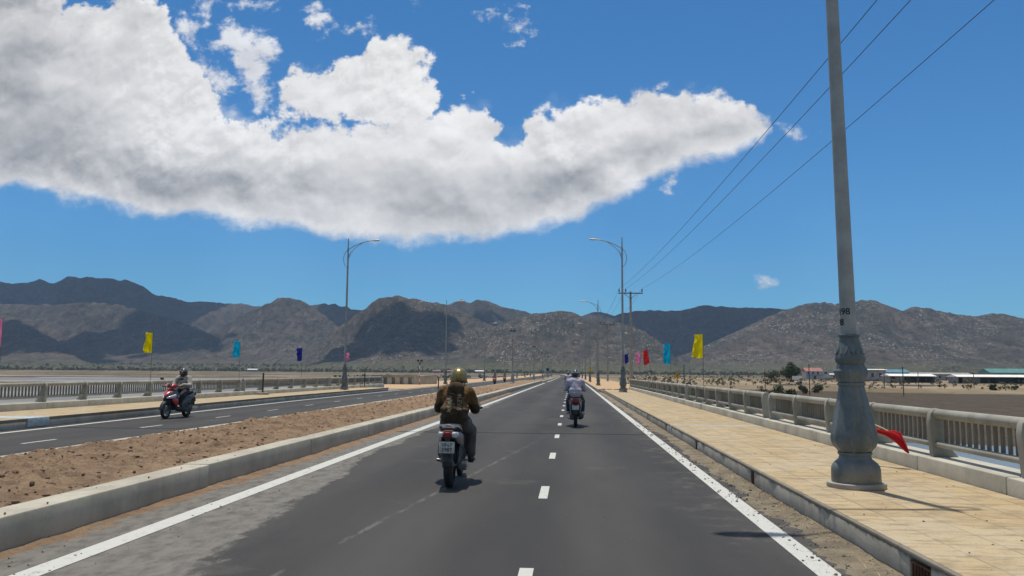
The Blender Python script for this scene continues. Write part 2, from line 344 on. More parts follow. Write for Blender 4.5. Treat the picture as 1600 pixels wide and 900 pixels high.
# ------------------------------------------------------------------ mesh builder
class MB:
    def __init__(s): s.v = []; s.f = []; s.mi = []
    def add(s, vs, fs, mi=0):
        o = len(s.v); s.v += [tuple(p) for p in vs]; s.f += [tuple(i + o for i in f) for f in fs]; s.mi += [mi] * len(fs); return s
    def box(s, c, d, rot=None, mi=0):
        hx, hy, hz = d[0] / 2, d[1] / 2, d[2] / 2
        vs = [Vector((x, y, z)) for x in (-hx, hx) for y in (-hy, hy) for z in (-hz, hz)]
        if rot is not None:
            q = rot if isinstance(rot, Matrix) else Matrix.Rotation(rot, 3, 'Z'); vs = [q @ p for p in vs]
        c = Vector(c)
        return s.add([p + c for p in vs], [(0, 1, 3, 2), (4, 6, 7, 5), (0, 4, 5, 1), (2, 3, 7, 6), (0, 2, 6, 4), (1, 5, 7, 3)], mi)
    def b2(s, x0, x1, y0, y1, z0, z1, mi=0): return s.box(((x0 + x1) / 2, (y0 + y1) / 2, (z0 + z1) / 2), (x1 - x0, y1 - y0, z1 - z0), None, mi)
    def rings(s, rr, closed=True, cap=True, mi=0):
        n = len(rr[0]); vs = [p for r in rr for p in r]; fs = []
        for i in range(len(rr) - 1):
            for j in range(n if closed else n - 1):
                a = i * n + j; b = i * n + (j + 1) % n; fs.append((a, b, b + n, a + n))
        if cap and closed:
            fs.append(tuple(reversed(range(n)))); fs.append(tuple(range((len(rr) - 1) * n, len(rr) * n)))
        return s.add(vs, fs, mi)
    def tube(s, path, r, n=10, mi=0, cap=True, flat=1.0):
        P = [Vector(p) for p in path]; R = r if isinstance(r, (list, tuple)) else [r] * len(P)
        rr = []; up = None
        for i, p in enumerate(P):
            t = (P[min(i + 1, len(P) - 1)] - P[max(i - 1, 0)]).normalized()
            if up is None:
                up = Vector((0, 0, 1)) if abs(t.z) < .9 else Vector((0, 1, 0))
            a = t.cross(up)
            a = a.normalized() if a.length > 1e-6 else Vector((1, 0, 0)); b = a.cross(t).normalized(); up = b
            rr.append([p + (a * math.cos(2 * PI * j / n) + b * math.sin(2 * PI * j / n) * flat) * R[i] for j in range(n)])
        return s.rings(rr, True, cap, mi)
    def lathe(s, prof, n=24, c=(0, 0, 0), rot=0, mi=0, cap=True):
        return s.rings([[(c[0] + r * math.cos(2 * PI * (j + rot) / n), c[1] + r * math.sin(2 * PI * (j + rot) / n), c[2] + z) for j in range(n)] for r, z in prof], True, cap, mi)
    def ell(s, c, r, nu=14, nv=9, mi=0, R=None):
        rr = []
        for i in range(nv + 1):
            th = -PI / 2 + PI * (i + .02 * (i == 0) - .02 * (i == nv)) / nv
            ring = []
            for j in range(nu):
                p = Vector((r[0] * math.cos(th) * math.cos(2 * PI * j / nu), r[1] * math.cos(th) * math.sin(2 * PI * j / nu), r[2] * math.sin(th)))
                if R is not None: p = R @ p
                ring.append(p + Vector(c))
            rr.append(ring)
        return s.rings(rr, True, True, mi)
    def capsule(s, a, b, ra, rb, n=12):
        a = Vector(a); b = Vector(b); t = (b - a); L = t.length or 1e-4; t /= L
        path = []; rs = []
        for k in range(4):
            q = PI / 2 * (1 - k / 3.); path.append(a - t * ra * math.sin(q)); rs.append(max(ra * math.cos(q), ra * .05))
        for k in range(4):
            q = PI / 2 * k / 3.; path.append(b + t * rb * math.sin(q)); rs.append(max(rb * math.cos(q), rb * .05))
        return s.tube(path, rs, n)
    def loft(s, secs, n=18, mi=0, cap=True):
        """sections (y, z centre, half width, half height, squareness[, x centre]) lofted along Y"""
        rr = []
        for q in secs:
            y, z, w, h, e = q[:5]; x = q[5] if len(q) > 5 else 0
            ring = []
            for j in range(n):
                a = 2 * PI * j / n; ca, sa = math.cos(a), math.sin(a)
                ring.append((x + w * math.copysign(abs(ca) ** e, ca), y, z + h * math.copysign(abs(sa) ** e, sa)))
            rr.append(ring)
        return s.rings(rr, True, cap, mi)
    def strip(s, pts, mi=0):
        """pts: list of (left point, right point) pairs"""
        vs = [p for a, b in pts for p in (a, b)]
        return s.add(vs, [(2 * i, 2 * i + 1, 2 * i + 3, 2 * i + 2) for i in range(len(pts) - 1)], mi)
    def mesh(s, name, mats, smooth=True, bevel=0, ang=35):
        me = bpy.data.meshes.new(name); me.from_pydata([tuple(p) for p in s.v], [], s.f)
        for m in (mats if isinstance(mats, (list, tuple)) else [mats]): me.materials.append(MT[m] if isinstance(m, str) else m)
        if any(s.mi): me.polygons.foreach_set('material_index', s.mi)
        bm = bmesh.new(); bm.from_mesh(me)
        bmesh.ops.recalc_face_normals(bm, faces=bm.faces)
        if bevel: bmesh.ops.bevel(bm, geom=[e for e in bm.edges if e.calc_face_angle(0) > rad(40)], offset=bevel, segments=2, affect='EDGES', profile=.5)
        bm.to_mesh(me); bm.free()
        if smooth:
            me.shade_smooth()
            if ang: 
                try: me.set_sharp_from_angle(angle=rad(ang))
                except Exception: pass
        me.update(); return me
    def build(s, name, mats, parent=None, smooth=True, bevel=0, ang=35): return link(name, s.mesh(name, mats, smooth, bevel, ang), parent)
def grid_mesh(name, X, Y, Z, mat, smooth=True):
    ny, nx = X.shape; v = np.stack([X, Y, Z], -1).reshape(-1, 3)
    i = np.arange(ny * nx).reshape(ny, nx); q = np.stack([i[:-1, :-1], i[:-1, 1:], i[1:, 1:], i[1:, :-1]], -1).reshape(-1, 4)
    me = bpy.data.meshes.new(name); me.vertices.add(len(v)); me.vertices.foreach_set('co', v.ravel())
    me.loops.add(q.size); me.loops.foreach_set('vertex_index', q.ravel().astype(np.int32))
    me.polygons.add(len(q)); me.polygons.foreach_set('loop_start', np.arange(0, q.size, 4, dtype=np.int32))
    me.polygons.foreach_set('loop_total', np.full(len(q), 4, dtype=np.int32)) if bpy.app.version < (4, 1, 0) else None
    me.update(calc_edges=True); me.validate(); me.materials.append(MT[mat])
    if smooth: me.shade_smooth()
    return link(name, me)
def text_mesh(body, size, mat, parent, name='lettering', loc=(0, 0, 0), rot=(0, 0, 0), wrap=None, depth=.0015, sx=1):
    cu = bpy.data.curves.new('txt', 'FONT'); cu.body = body; cu.size = size; cu.align_x = 'CENTER'; cu.align_y = 'CENTER'; cu.extrude = depth; cu.offset = size * .012
    o = bpy.data.objects.new('txt', cu); COL.objects.link(o)
    me = bpy.data.meshes.new_from_object(o.evaluated_get(bpy.context.evaluated_depsgraph_get()))
    bpy.data.objects.remove(o); bpy.data.curves.remove(cu)
    if wrap:
        bm = bmesh.new(); bm.from_mesh(me)
        bmesh.ops.subdivide_edges(bm, edges=[e for e in bm.edges if e.calc_length() > size * .12], cuts=2, use_grid_fill=False)
        for v in bm.verts:
            a = v.co.x / wrap; r = wrap + .001 + v.co.z; v.co = Vector((r * math.sin(a), -r * math.cos(a), v.co.y))
        bm.to_mesh(me); bm.free()
    me.materials.clear(); me.materials.append(MT[mat]); me.name = name
    ob = link(name, me, parent); ob.location = loc; ob.rotation_euler = rot; ob.scale = (sx, 1, 1); return ob
def structure(o, label): return tag(o, label, None, None, 'structure')

# ------------------------------------------------------------------ sky, sun
SUNV = Vector((-.05, .152, 1)).normalized()
sun_d = bpy.data.lights.new('sun', 'SUN'); sun_d.energy = 4.0; sun_d.angle = rad(.53); sun_d.color = (1, .945, .86)
sun = bpy.data.objects.new('sun', sun_d); COL.objects.link(sun); sun.rotation_euler = SUNV.to_track_quat('Z', 'Y').to_euler()
W = bpy.data.worlds.new('World'); SC.world = W; W.use_nodes = True
def build_world():
    t = NT(W.node_tree); bg = t.n['Background']; out = t.n['World Output']
    sky = t.new('ShaderNodeTexSky', sky_type='NISHITA', sun_disc=False, sun_elevation=math.asin(SUNV.z), sun_rotation=math.atan2(SUNV.x, SUNV.y), altitude=50, air_density=1.0, dust_density=.35, ozone_density=3.0)
    d = t.new('ShaderNodeTexCoord').outputs['Generated']; x, y, z = t.xyz(d)
    ys = t.m('MAXIMUM', y, .04); u = t.m('DIVIDE', x, ys); v = t.m('DIVIDE', z, ys); ahead = t.mr(y, .2, .35)
    blue = t.mix(1., sky.outputs[0], (.34, .81, 1.14), 'MULTIPLY')
    blue = t.mix(t.mr(z, .02, .45, 0, 1), blue, t.mix(1., blue, (.78, .90, .92), 'MULTIPLY'))
    U0, U1 = -.85, .40
    un = t.m('DIVIDE', t.m('SUBTRACT', u, U0), U1 - U0)
    wa = t.xyz(t.noise(t.comb(u, v), 6, 2, .5, 0, 1)); wb = t.xyz(t.noise(t.comb(u, v), 26, 5, .62, 0, 1))
    du = t.m('ADD', t.m('MULTIPLY', t.m('SUBTRACT', wa[0], .5), .05), t.m('MULTIPLY', t.m('SUBTRACT', wb[0], .5), .055))
    dv = t.m('ADD', t.m('MULTIPLY', t.m('SUBTRACT', wa[1], .5), .03), t.m('MULTIPLY', t.m('SUBTRACT', wb[1], .5), .05))
    uw = t.m('ADD', u, du); vw = t.m('ADD', v, dv)
    unw = t.m('DIVIDE', t.m('SUBTRACT', uw, U0), U1 - U0)
    unb = t.m('DIVIDE', t.m('SUBTRACT', t.m('ADD', u, t.m('MULTIPLY', du, .6)), U0), U1 - U0); vb = t.m('ADD', v, t.m('MULTIPLY', dv, .35))
    def curve(pts, outside, val):
        n = t.new('ShaderNodeFloatCurve'); t.put(n.inputs['Value'], val); c = n.mapping.curves[0]
        P = sorted(((a - U0) / (U1 - U0), b / .6) for a, b in (uv(*p) for p in pts))
        P = [(0, P[0][1])] + P + [(P[-1][0] + .004, outside), (1, outside)]
        P = [(min(1, max(0, a)), min(1, max(0, b))) for a, b in P]
        c.points[0].location = P[0]; c.points[1].location = P[-1]
        for p in P[1:-1]: c.points.new(*p)
        for p in c.points: p.handle_type = 'VECTOR'
        n.mapping.update(); return t.m('MULTIPLY', n.outputs[0], .6)
    T1 = curve([(-150, -200), (60, -60), (110, 5), (165, 12), (215, -4), (252, 30), (285, 70), (312, 105), (335, 150), (356, 172), (392, 186), (430, 204), (470, 199), (525, 198), (560, 192), (620, 180), (650, 172), (700, 164), (742, 162), (758, 172), (768, 200), (780, 222), (806, 218), (824, 200), (832, 182), (850, 168), (900, 164), (960, 156), (1000, 140), (1060, 142), (1110, 146), (1150, 152), (1168, 172), (1195, 182), (1212, 192)], 0., unw)
    B1 = curve([(-150, 292), (0, 298), (100, 316), (200, 330), (290, 342), (370, 352), (470, 358), (560, 376), (640, 385), (740, 382), (830, 367), (900, 347), (960, 322), (1000, 300), (1020, 282), (1062, 262), (1110, 254), (1150, 246), (1192, 222), (1212, 200)], .6, unb)
    d1 = t.m('MINIMUM', t.m('SUBTRACT', T1, vw), t.m('SUBTRACT', vb, B1)); dd = d1
    def blob(px, py, rx, ry, ux, vx):
        cu, cv = uv(px, py); q = t.m('ADD', t.m('POWER', t.m('DIVIDE', t.m('SUBTRACT', ux, cu), rx / F), 2), t.m('POWER', t.m('DIVIDE', t.m('SUBTRACT', vx, cv), ry / F), 2))
        return t.m('SUBTRACT', 1., q)
    for px, py, rx, ry in ((622, 108, 62, 60), (578, 140, 74, 64), (500, 150, 68, 44), (640, 150, 50, 60), (462, 128, 30, 30)):
        dd = t.m('MAXIMUM', dd, t.m('MULTIPLY', blob(px, py, rx, ry, uw, vw), ry / F * .85))
    # small loose shreds
    wis = None
    for px, py, rx, ry, a in ((370, 62, 50, 40, 1.7), (396, 98, 48, 64, 1.9), (345, 122, 48, 34, 1.6), (418, 150, 34, 38, 1.2), (300, 60, 36, 40, 1.0), (310, 5, 34, 30, .7), (402, 2, 46, 24, .9), (497, 26, 36, 36, .8), (478, 12, 20, 14, .5), (648, 3, 12, 14, .5), (800, 38, 48, 30, .62), (836, 70, 10, 8, .4), (1050, 289, 20, 18, .75), (1201, 441, 24, 11, .55), (1236, 200, 36, 13, .32), (560, 40, 26, 16, .3), (1165, 205, 50, 26, .6), (1140, 232, 34, 22, .6)):
        e = t.m('MULTIPLY', blob(px, py, rx, ry, u, v), .024 * a); wis = e if wis is None else t.m('MAXIMUM', wis, e)
    nv = t.comb(u, t.m('MULTIPLY', v, 1.2)); n1 = t.noise(nv, 20, 8, .6, .2); n2 = t.noise(nv, 60, 6, .62)
    nf = t.m('SUBTRACT', n1, .5); nn = t.m('SUBTRACT', n2, .5)
    low = t.mr(t.m('SUBTRACT', v, B1), .0, .07, .38, 1.)
    e1 = t.m('ADD', dd, t.m('MULTIPLY', t.m('ADD', t.m('MULTIPLY', nf, .075), t.m('MULTIPLY', nn, .034)), low))
    e1 = t.m('ADD', e1, t.m('MULTIPLY', t.m('MULTIPLY', t.m('SUBTRACT', t.noise(nv, 7.5, 5, .6, .4), .47), .13), t.m('MULTIPLY', low, t.mr(u, -.30, -.42, .35, 1.))))
    a1 = t.mr(e1, -.004, t.mr(low, .4, .9, .018, .012))
    e2 = t.m('ADD', wis, t.m('ADD', t.m('MULTIPLY', nf, .17), t.m('MULTIPLY', nn, .085)))
    a2 = t.m('MULTIPLY', t.mr(e2, .004, .045), .86)
    e3 = t.m('ADD', t.m('ADD', dd, .012), t.m('ADD', t.m('MULTIPLY', t.m('SUBTRACT', t.noise(nv, 9, 7, .62, .6), .5), .16), t.m('MULTIPLY', nn, .05)))
    a3 = t.m('MULTIPLY', t.m('MULTIPLY', t.mr(e3, .0, .06), t.mr(t.m('SUBTRACT', v, B1), .03, .10)), t.mr(u, -.28, -.40, .22, .62))
    al = t.m('MULTIPLY', t.m('MAXIMUM', a3, t.m('MAXIMUM', a1, a2)), ahead)
    # light falls from above: thick and lower parts of the cumulus pass less of it
    sv = t.comb(t.m('ADD', u, t.m('MULTIPLY', du, .5)), t.m('ADD', t.m('MULTIPLY', v, 1.25), dv)); so = t.comb(t.m('ADD', t.m('ADD', u, t.m('MULTIPLY', du, .5)), .006), t.m('ADD', t.m('ADD', t.m('MULTIPLY', v, 1.25), dv), .03))
    m0 = t.noise(nv, 5, 3, .5)
    relief = t.m('MULTIPLY', t.m('SUBTRACT', t.noise(sv, 9, 6, .52, .3), t.noise(so, 9, 5, .50, .3)), .75)
    sb = t.comb(t.m('ADD', u, .003), t.m('ADD', t.m('MULTIPLY', v, 1.2), .011))
    relief = t.m('ADD', relief, t.m('MULTIPLY', t.m('SUBTRACT', n1, t.noise(sb, 20, 8, .6, .2)), t.mr(t.m('ADD', m0, 0.), .4, .6, .35, .85)))
    m1 = t.noise(t.comb(u, t.m('MULTIPLY', vw, 2.1)), 3.6, 4, .5); m2 = t.noise(t.comb(u, t.m('MULTIPLY', v, 1.7)), 9, 5, .5)
    hb = t.m('SUBTRACT', vb, B1)
    under = t.m('MULTIPLY', t.mr(hb, .0, .03, .3, 1.), t.mr(hb, .03, .125, 1, 0))
    under = t.m('MULTIPLY', under, t.mr(t.m('ADD', t.m('MULTIPLY', m1, .6), t.m('MULTIPLY', m2, .4)), .36, .60, .30, 1.))
    left = t.m('MULTIPLY', t.mr(u, -.74, -.50, 1, 0), t.mr(m1, .32, .62, .25, .9))
    thick = t.m('MULTIPLY', t.m('MAXIMUM', under, left), t.mr(e1, .0, .06))
    L = t.m('ADD', .99, t.m('SUBTRACT', relief, t.m('MULTIPLY', thick, .58)))
    L = t.m('SUBTRACT', L, t.m('MULTIPLY', t.mr(m2, .36, .66), .06))
    L = t.m('MAXIMUM', .34, t.m('MINIMUM', L, 1.12))
    cc = t.mix(t.mr(L, .34, .95, 0, 1, False), (2.9, 3.0, 3.2), (8.3, 8.2, 8.15))
    cc = t.mix(t.mr(L, .92, 1.12, 0, 1, False), cc, (9.9, 9.85, 9.8))
    # broken cumulus added out of view, behind and overhead, to whiten the ambient light
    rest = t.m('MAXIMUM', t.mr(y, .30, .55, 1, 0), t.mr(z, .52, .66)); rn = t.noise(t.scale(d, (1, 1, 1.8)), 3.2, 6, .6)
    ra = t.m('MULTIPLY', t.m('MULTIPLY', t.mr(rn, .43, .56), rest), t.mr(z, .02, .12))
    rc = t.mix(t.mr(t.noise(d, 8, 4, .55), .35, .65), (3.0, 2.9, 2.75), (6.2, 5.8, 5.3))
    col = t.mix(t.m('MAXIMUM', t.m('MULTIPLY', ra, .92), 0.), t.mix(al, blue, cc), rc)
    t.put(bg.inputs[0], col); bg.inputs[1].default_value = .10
build_world()
SC.view_settings.view_transform = 'Standard'; SC.view_settings.look = 'None'; SC.view_settings.exposure = 0; SC.view_settings.gamma = 1; SC.view_settings.use_curve_mapping = False
SC.cycles.use_denoising = True
try: SC.cycles.denoiser = 'OPENIMAGEDENOISE'
except Exception: pass
SC.cycles.max_bounces = 6; SC.cycles.diffuse_bounces = 2; SC.cycles.glossy_bounces = 3; SC.cycles.transmission_bounces = 4; SC.cycles.transparent_max_bounces = 6; SC.cycles.volume_bounces = 0
SC.cycles.caustics_reflective = False; SC.cycles.caustics_refractive = False
W.cycles.sampling_method = 'MANUAL'; W.cycles.sample_map_resolution = 512

# ------------------------------------------------------------------ hills: each ridge has its own distance, height and gullies
RIDGES = [  # distance, front width, back width, crest survey points
    (3500, 1000, 700, [(-500, 470), (-250, 455), (-100, 440), (0, 437), (30, 438), (60, 435.5), (85, 438), (105, 432), (118, 429), (135, 430), (150, 434), (195, 433), (205, 437), (215, 442), (240, 457), (262, 463), (275, 462), (300, 471), (322, 469), (350, 472), (385, 476), (400, 476), (470, 478), (495, 473), (520, 474), (545, 480), (565, 484), (600, 492), (660, 520), (700, 575)]),
    (2750, 650, 500, [(300, 570), (330, 522), (360, 500), (385, 487), (420, 473), (435, 466), (450, 464), (465, 466), (480, 474), (500, 487), (520, 502), (545, 522), (575, 555), (590, 575)]),
    (2600, 650, 500, [(-400, 490), (-100, 478), (0, 474), (60, 476), (130, 471), (180, 475), (230, 487), (280, 500), (330, 522), (370, 550), (400, 575)]),
    (2150, 420, 400, [(-500, 470), (-300, 462), (-100, 478), (0, 489), (40, 502), (80, 526), (115, 550), (140, 577)]),
    (2250, 600, 450, [(470, 572), (490, 548), (520, 516), (545, 500), (560, 489), (575, 478), (590, 467), (608, 461), (625, 461), (640, 465), (660, 468), (680, 471), (695, 476), (720, 487), (750, 499), (780, 512), (830, 540), (870, 572)]),
    (3100, 800, 600, [(640, 560), (670, 500), (690, 478), (705, 474), (720, 468), (735, 472), (745, 467.5), (765, 470), (785, 478), (800, 480), (820, 485), (835, 492), (860, 500), (900, 540), (920, 575)]),
    (2050, 600, 450, [(700, 575), (740, 535), (780, 508), (805, 498), (830, 492), (850, 488.5), (870, 486), (885, 486), (900, 491), (915, 498), (940, 502), (965, 503), (990, 508), (1010, 518), (1030, 532), (1050, 552), (1070, 578)]),
    (3300, 900, 700, [(860, 560), (880, 510), (905, 495), (925, 487), (940, 488), (960, 492), (975, 489), (1000, 485), (1040, 485), (1070, 483), (1090, 478), (1110, 477), (1130, 479), (1150, 480), (1180, 481), (1200, 480), (1230, 482), (1290, 480), (1400, 490), (1600, 520), (1700, 575)]),
    (2300, 750, 600, [(1020, 580), (1050, 562), (1090, 545), (1120, 530), (1160, 512), (1200, 495), (1240, 480), (1260, 473), (1280, 471), (1295, 472), (1312, 474), (1330, 470), (1352, 468), (1370, 470), (1390, 478), (1410, 484), (1425, 480), (1440, 480), (1460, 483), (1490, 490), (1520, 494), (1545, 491), (1570, 490), (1600, 497), (1700, 512), (1850, 500), (2100, 530), (2300, 575)]),
]
def build_hills():
    nu, nr = 1150, 230
    u = np.linspace(-1.15, .95, nu); yy = np.concatenate([np.linspace(1350, 3400, 190), np.linspace(3420, 4400, 40)])
    U, Y = np.meshgrid(u, yy); X = U * Y
    h = -1.5 + 16 * sstep(1350, 1900, Y) + 3 * (fbm(X / 90, Y / 90, 3) - .5)
    base = h.copy()
    for k, (D, wf, wb, pts) in enumerate(RIDGES):
        q = [uv(*p) for p in pts]; qu = np.array([a for a, b in q]); qe = np.array([b for a, b in q])
        e = np.interp(u, qu, qe, left=-.01, right=-.01) + .0022 * (fbm(u * 130, u * 0 + k, 40 + k, 4) - .5)
        De = D + 320 * (fbm(u * 5, u * 0, 60 + k, 3) - .5)
        H = np.maximum(e * De + 1.5, -5)[None, :]
        s = np.where(Y < De[None, :], (De[None, :] - Y) / wf, (Y - De[None, :]) / wb)
        gl = fbm(X / 170 + .25 * fbm(X / 60, Y / 60, 7), Y / 420, 80 + k, 5)     # gullies run down the slope
        rg = 1 - np.abs(2 * gl - 1)
        sc = np.clip(s * (1 + .5 * (fbm(X / 240, Y / 500, 90 + k, 4) - .5)), 0, 1)
        shp = (1 - sc) ** 1.25
        hk = (H - base) * shp * (1 - .62 * np.minimum(1, sc * 5) * (rg - .5)) + base
        hk += (52 * (fbm(X / 60, Y / 80, 120 + k, 5, .62) - .5) + 26 * np.maximum(0, fbm(X / 19, Y / 24, 140 + k, 3) - .5)) * np.minimum(1, .12 + sc * 5) * (1 - sc)
        h = np.maximum(h, np.where(s < 1, hk, -9))
    grid_o = grid_mesh('hills', X, Y, h, 'hill')
    structure(grid_o, 'chain of dry boulder strewn brown hills beyond the plain')
build_hills()

# ------------------------------------------------------------------ ground, water
def ground_height(X, Y):
    n = fbm(X / 30, Y / 30, 11, 5) - .5; n2 = fbm(X / 7, Y / 9, 12, 4) - .5
    plain = -1.75 + .9 * n + .25 * n2 + 1.5 * sstep(300, 1300, Y)
    bed = -3.1 + .5 * n + .15 * n2
    # right bank: mud flat, then the sandy shore
    t = Y - 178 + 22 * (fbm(X / 40, Y / 60, 13, 4) - .5) + .55 * np.minimum(0, X - 84) * 1.15
    right = np.where(t < 0, -2.47 + .12 * n, plain); right = -2.47 + .12 * n + (plain + 2.47) * sstep(-3, 14, t)
    chan = sstep(52, 40, Y + .25 * (X - 20) + 14 * n) if True else 0
    right = right * (1 - chan) + bed * chan
    # left: a shallow bay with mud bars, the far shore beyond
    bar = sstep(.52, .62, fbm(X / 210, Y / 26, 14, 5)) * sstep(180, 260, Y)
    left = bed + bar * (.95 + .3 * n2); shore = sstep(900, 1000, Y + 160 * (fbm(X / 300, Y * 0, 15, 4) - .5) + .12 * X * 0)
    left = left * (1 - shore) + (plain + .6) * shore
    side = sstep(-3, 3, X)
    h = left * (1 - side) + right * side
    # causeway that carries the road on from the bridge
    edge = np.where(X > 0, X - 8.5 - 2 * n, -22.5 + 2 * n - X)
    wid = sstep(70, 75, Y)
    emb = -.16 + (-3.0 - -.16) * np.clip(edge / np.where(X > 0, 5.5, 4.5), 0, 1)
    emb = np.where(edge < 0, -.16, emb)
    return np.where((Y > 66), np.maximum(h, emb * wid + -3.2 * (1 - wid)), np.minimum(h, np.where((X > -19) & (X < 7), -2.9, h)))
def build_ground():
    u = np.concatenate([np.linspace(-2.6, -.9, 60)[:-1], np.linspace(-.9, .75, 520), np.linspace(.75, 2.6, 60)[1:]])
    yy = 9 * (1420 / 9.) ** (np.linspace(0, 1, 330))
    U, Y = np.meshgrid(u, yy); X = U * Y
    o = grid_mesh('ground', X, Y, ground_height(X, Y), 'ground'); structure(o, 'sandy river plain with mud banks and dry scrub patches')
    X, Y = np.meshgrid(np.linspace(-200, 200, 30), np.linspace(-200, 9.2, 20))
    o = grid_mesh('river_bed', X, Y, X * 0 - 3.25, 'ground'); structure(o, 'river bed below the bridge')
build_ground()
w = MB(); w.add([(-3600, -260, -2.6), (900, -260, -2.6), (900, 1500, -2.6), (-3600, 1500, -2.6)], [(0, 1, 2, 3)])
structure(w.build('river_water', 'water', None, False), 'shallow grey river water under and beside the bridge')
def blob_plane(name, cx, cy, rx, ry, z, mat, seed, label):
    n = 40; rr = random.Random(seed); m = MB()
    pts = [(cx + rx * math.cos(2 * PI * i / n) * rr.uniform(.8, 1.1), cy + ry * math.sin(2 * PI * i / n) * rr.uniform(.8, 1.1), z) for i in range(n)]
    m.add(pts, [tuple(range(n))]); structure(m.build(name, mat, None, False), label)
def gz(x, y): return float(ground_height(np.array([x], float), np.array([y], float))[0])

# ------------------------------------------------------------------ bridge deck and roads
YE = 64.0      # the bridge ends here; the causeway goes on
m = MB(); m.b2(-17.6, 5.25, -14, 71, -.95, -.03); structure(m.build('bridge_deck', 'deck', None, False, .02), 'concrete deck slab of the bridge')
YS = [-14, 0, 10, 20, 30, 40, 50, 64, 90, 140, 200, 300, 450, 650, 900, 1150]
def bend(y): return -.00003 * max(0, y - 160) ** 2 if y < 1e9 else 0     # far away the road swings a little to the left
def road(name, xa, xb, z, mat, label, ys=YS, sub=1):
    m = MB(); pts = []
    for y in ys:
        a = xa(y) if callable(xa) else xa; b = xb(y) if callable(xb) else xb; pts.append(((a + bend(y), y, z), (b + bend(y), y, z)))
    m.strip(pts); o = m.build(name, mat, None, False); structure(o, label); return o
YF = [-14, 0, 10, 20, 30, 40, 50, 64, 90, 120, 160, 200, 250, 300, 360, 430, 520, 620, 740, 900, 1150]
LX = lambda x: (lambda y: x - .85 * min(1, max(0, (y - 14) / 30)))      # the far carriageway eases outward over the bridge
road('right_carriageway_road', -4.68, 2.5, 0, 'asphalt', 'dark asphalt carriageway the riders travel on', YF)
road('left_carriageway_road', -8.3, LX(-13.9), 0, 'asphalt', 'oncoming asphalt carriageway beyond the earth median', YF)
def dashes(name, xf, y0, step, L, wd, n, label):
    m = MB()
    for i in range(n):
        y = y0 + step * i; x = (xf(y) if callable(xf) else xf)
        a = x + bend(y); b = x + bend(y + L)
        m.add([(a - wd / 2, y, .004), (a + wd / 2, y, .004), (b + wd / 2, y + L, .004), (b - wd / 2, y + L, .004)], [(0, 1, 2, 3)])
    structure(m.build(name, 'paint', None, False), label)
dashes('centre_line_marking', -.345, .80, 4.5, 1.05, .108, 115, 'white dashed lane line on the right carriageway')
dashes('left_lane_marking', LX(-11.05), 1.4, 4.75, 1.1, .085, 70, 'white dashed lane line on the oncoming carriageway')
road('median_edge_line_marking', -4.09, -3.87, .004, 'paint', 'solid white line beside the median kerb', [y for y in YF if y <= 120])
road('median_edge_line_marking', -4.09, -3.9, .004, 'paint', 'white edge line going on after the gap', [134, 160, 200, 250, 300, 360, 430, 520, 620])
road('pavement_edge_line_marking', 1.84, 2.03, .004, 'paint', 'solid white line beside the right gutter', YF)
road('far_edge_line_marking', LX(-13.35), LX(-13.17), .004, 'paint', 'solid white line along the far kerb', [-14, 0, 10, 15, 20, 25, 30, 40, 50, 64, 90, 120, 200, 300])
m = MB(); m.b2(-4.6, 2.45, 20.17, 20.23, .001, .006); m.b2(-14.5, -8.3, 20.17, 20.23, .001, .006); structure(m.build('road_joint_marking', 'jointdark', None, False), 'dark rubber expansion joint across the road')
# causeway verges of sand
road('right_verge_path', 2.5, 8.2, .0, 'paver', 'sandy paved strip beside the road after the bridge', [YE, 70, 90, 120, 160, 200, 250, 300, 360, 430, 520, 620, 740, 900])
road('left_verge_path', -22.4, LX(-13.9), .0, 'paver', 'broad sandy pavement beyond the oncoming road', [71, 80, 90, 120, 160, 200, 250, 300, 360, 430, 520, 620, 740, 900])

# kerbs
def kerb_run(name, x0, x1, z, y0, y1, seg, mat, label, seed=0, bev=.018, gap=.012):
    m = MB(); r = random.Random(seed); y = y0
    while y < y1:
        e = min(y + seg, y1); j = r.uniform(-.008, .008); k = r.uniform(-.006, .006)
        m.b2(x0 + j + bend(y), x1 + j + bend(y), y, e - gap, -.02, z + k); y = e
    o = m.build(name, mat, None, True, bev); structure(o, label); return o
kerb_run('median_kerb', -5.0, -4.66, .30, -2.1, 128, 4.1, 'kerb', 'tall concrete kerb of the earth median facing the right carriageway', 3, .02)
kerb_run('median_far_kerb', -8.12, -7.86, .27, -2, 128, 4.1, 'kerb', 'pale concrete kerb on the far edge of the earth median', 4)
kerb_run('median_kerb', -4.95, -4.7, .16, 132, 420, 8, 'kerb', 'low median kerb going on past the gap', 5)
# right pavement: slab on a stained kerb wall with drain openings
GR = [(6.05, .34), (11.35, .22), (16.3, .22), (21.4, .2), (26.4, .2), (31.5, .2), (36.6, .2), (41.7, .2), (46.8, .2), (52, .2)]
m = MB(); y = -2.0
for c, wd in GR + [(YE, 0)]:
    a = y; b = c - wd / 2
    while a < b:
        e = min(a + 2.0, b); m.b2(2.46, 2.64, a, e - .008, -.02, .196); a = e
    y = c + wd / 2
structure(m.build('pavement_kerb', 'kerb_stained', None, True, .008), 'weathered concrete kerb wall of the right pavement')
m = MB(); m.b2(2.66, 2.70, -2, YE, -.02, .16); structure(m.build('kerb_recess_wall', 'dark', None, False), 'wall coloured dark to stand for shade behind the kerb openings')
m = MB(); m.b2(2.44, 4.6, -2, 20.1, .199, .236); m.b2(2.44, 4.6, 20.3, YE, .199, .236); structure(m.build('pavement_slab_edge', 'slab_edge', None, True, .01), 'dark stained edge of the right pavement slab')
m = MB(); m.b2(2.475, 4.62, -2, 20.1, .21, .241); m.b2(2.475, 4.62, 20.3, YE, .21, .241); structure(m.build('right_pavement', 'paver', None, True, .004), 'yellow tiled pavement beside the right railing')
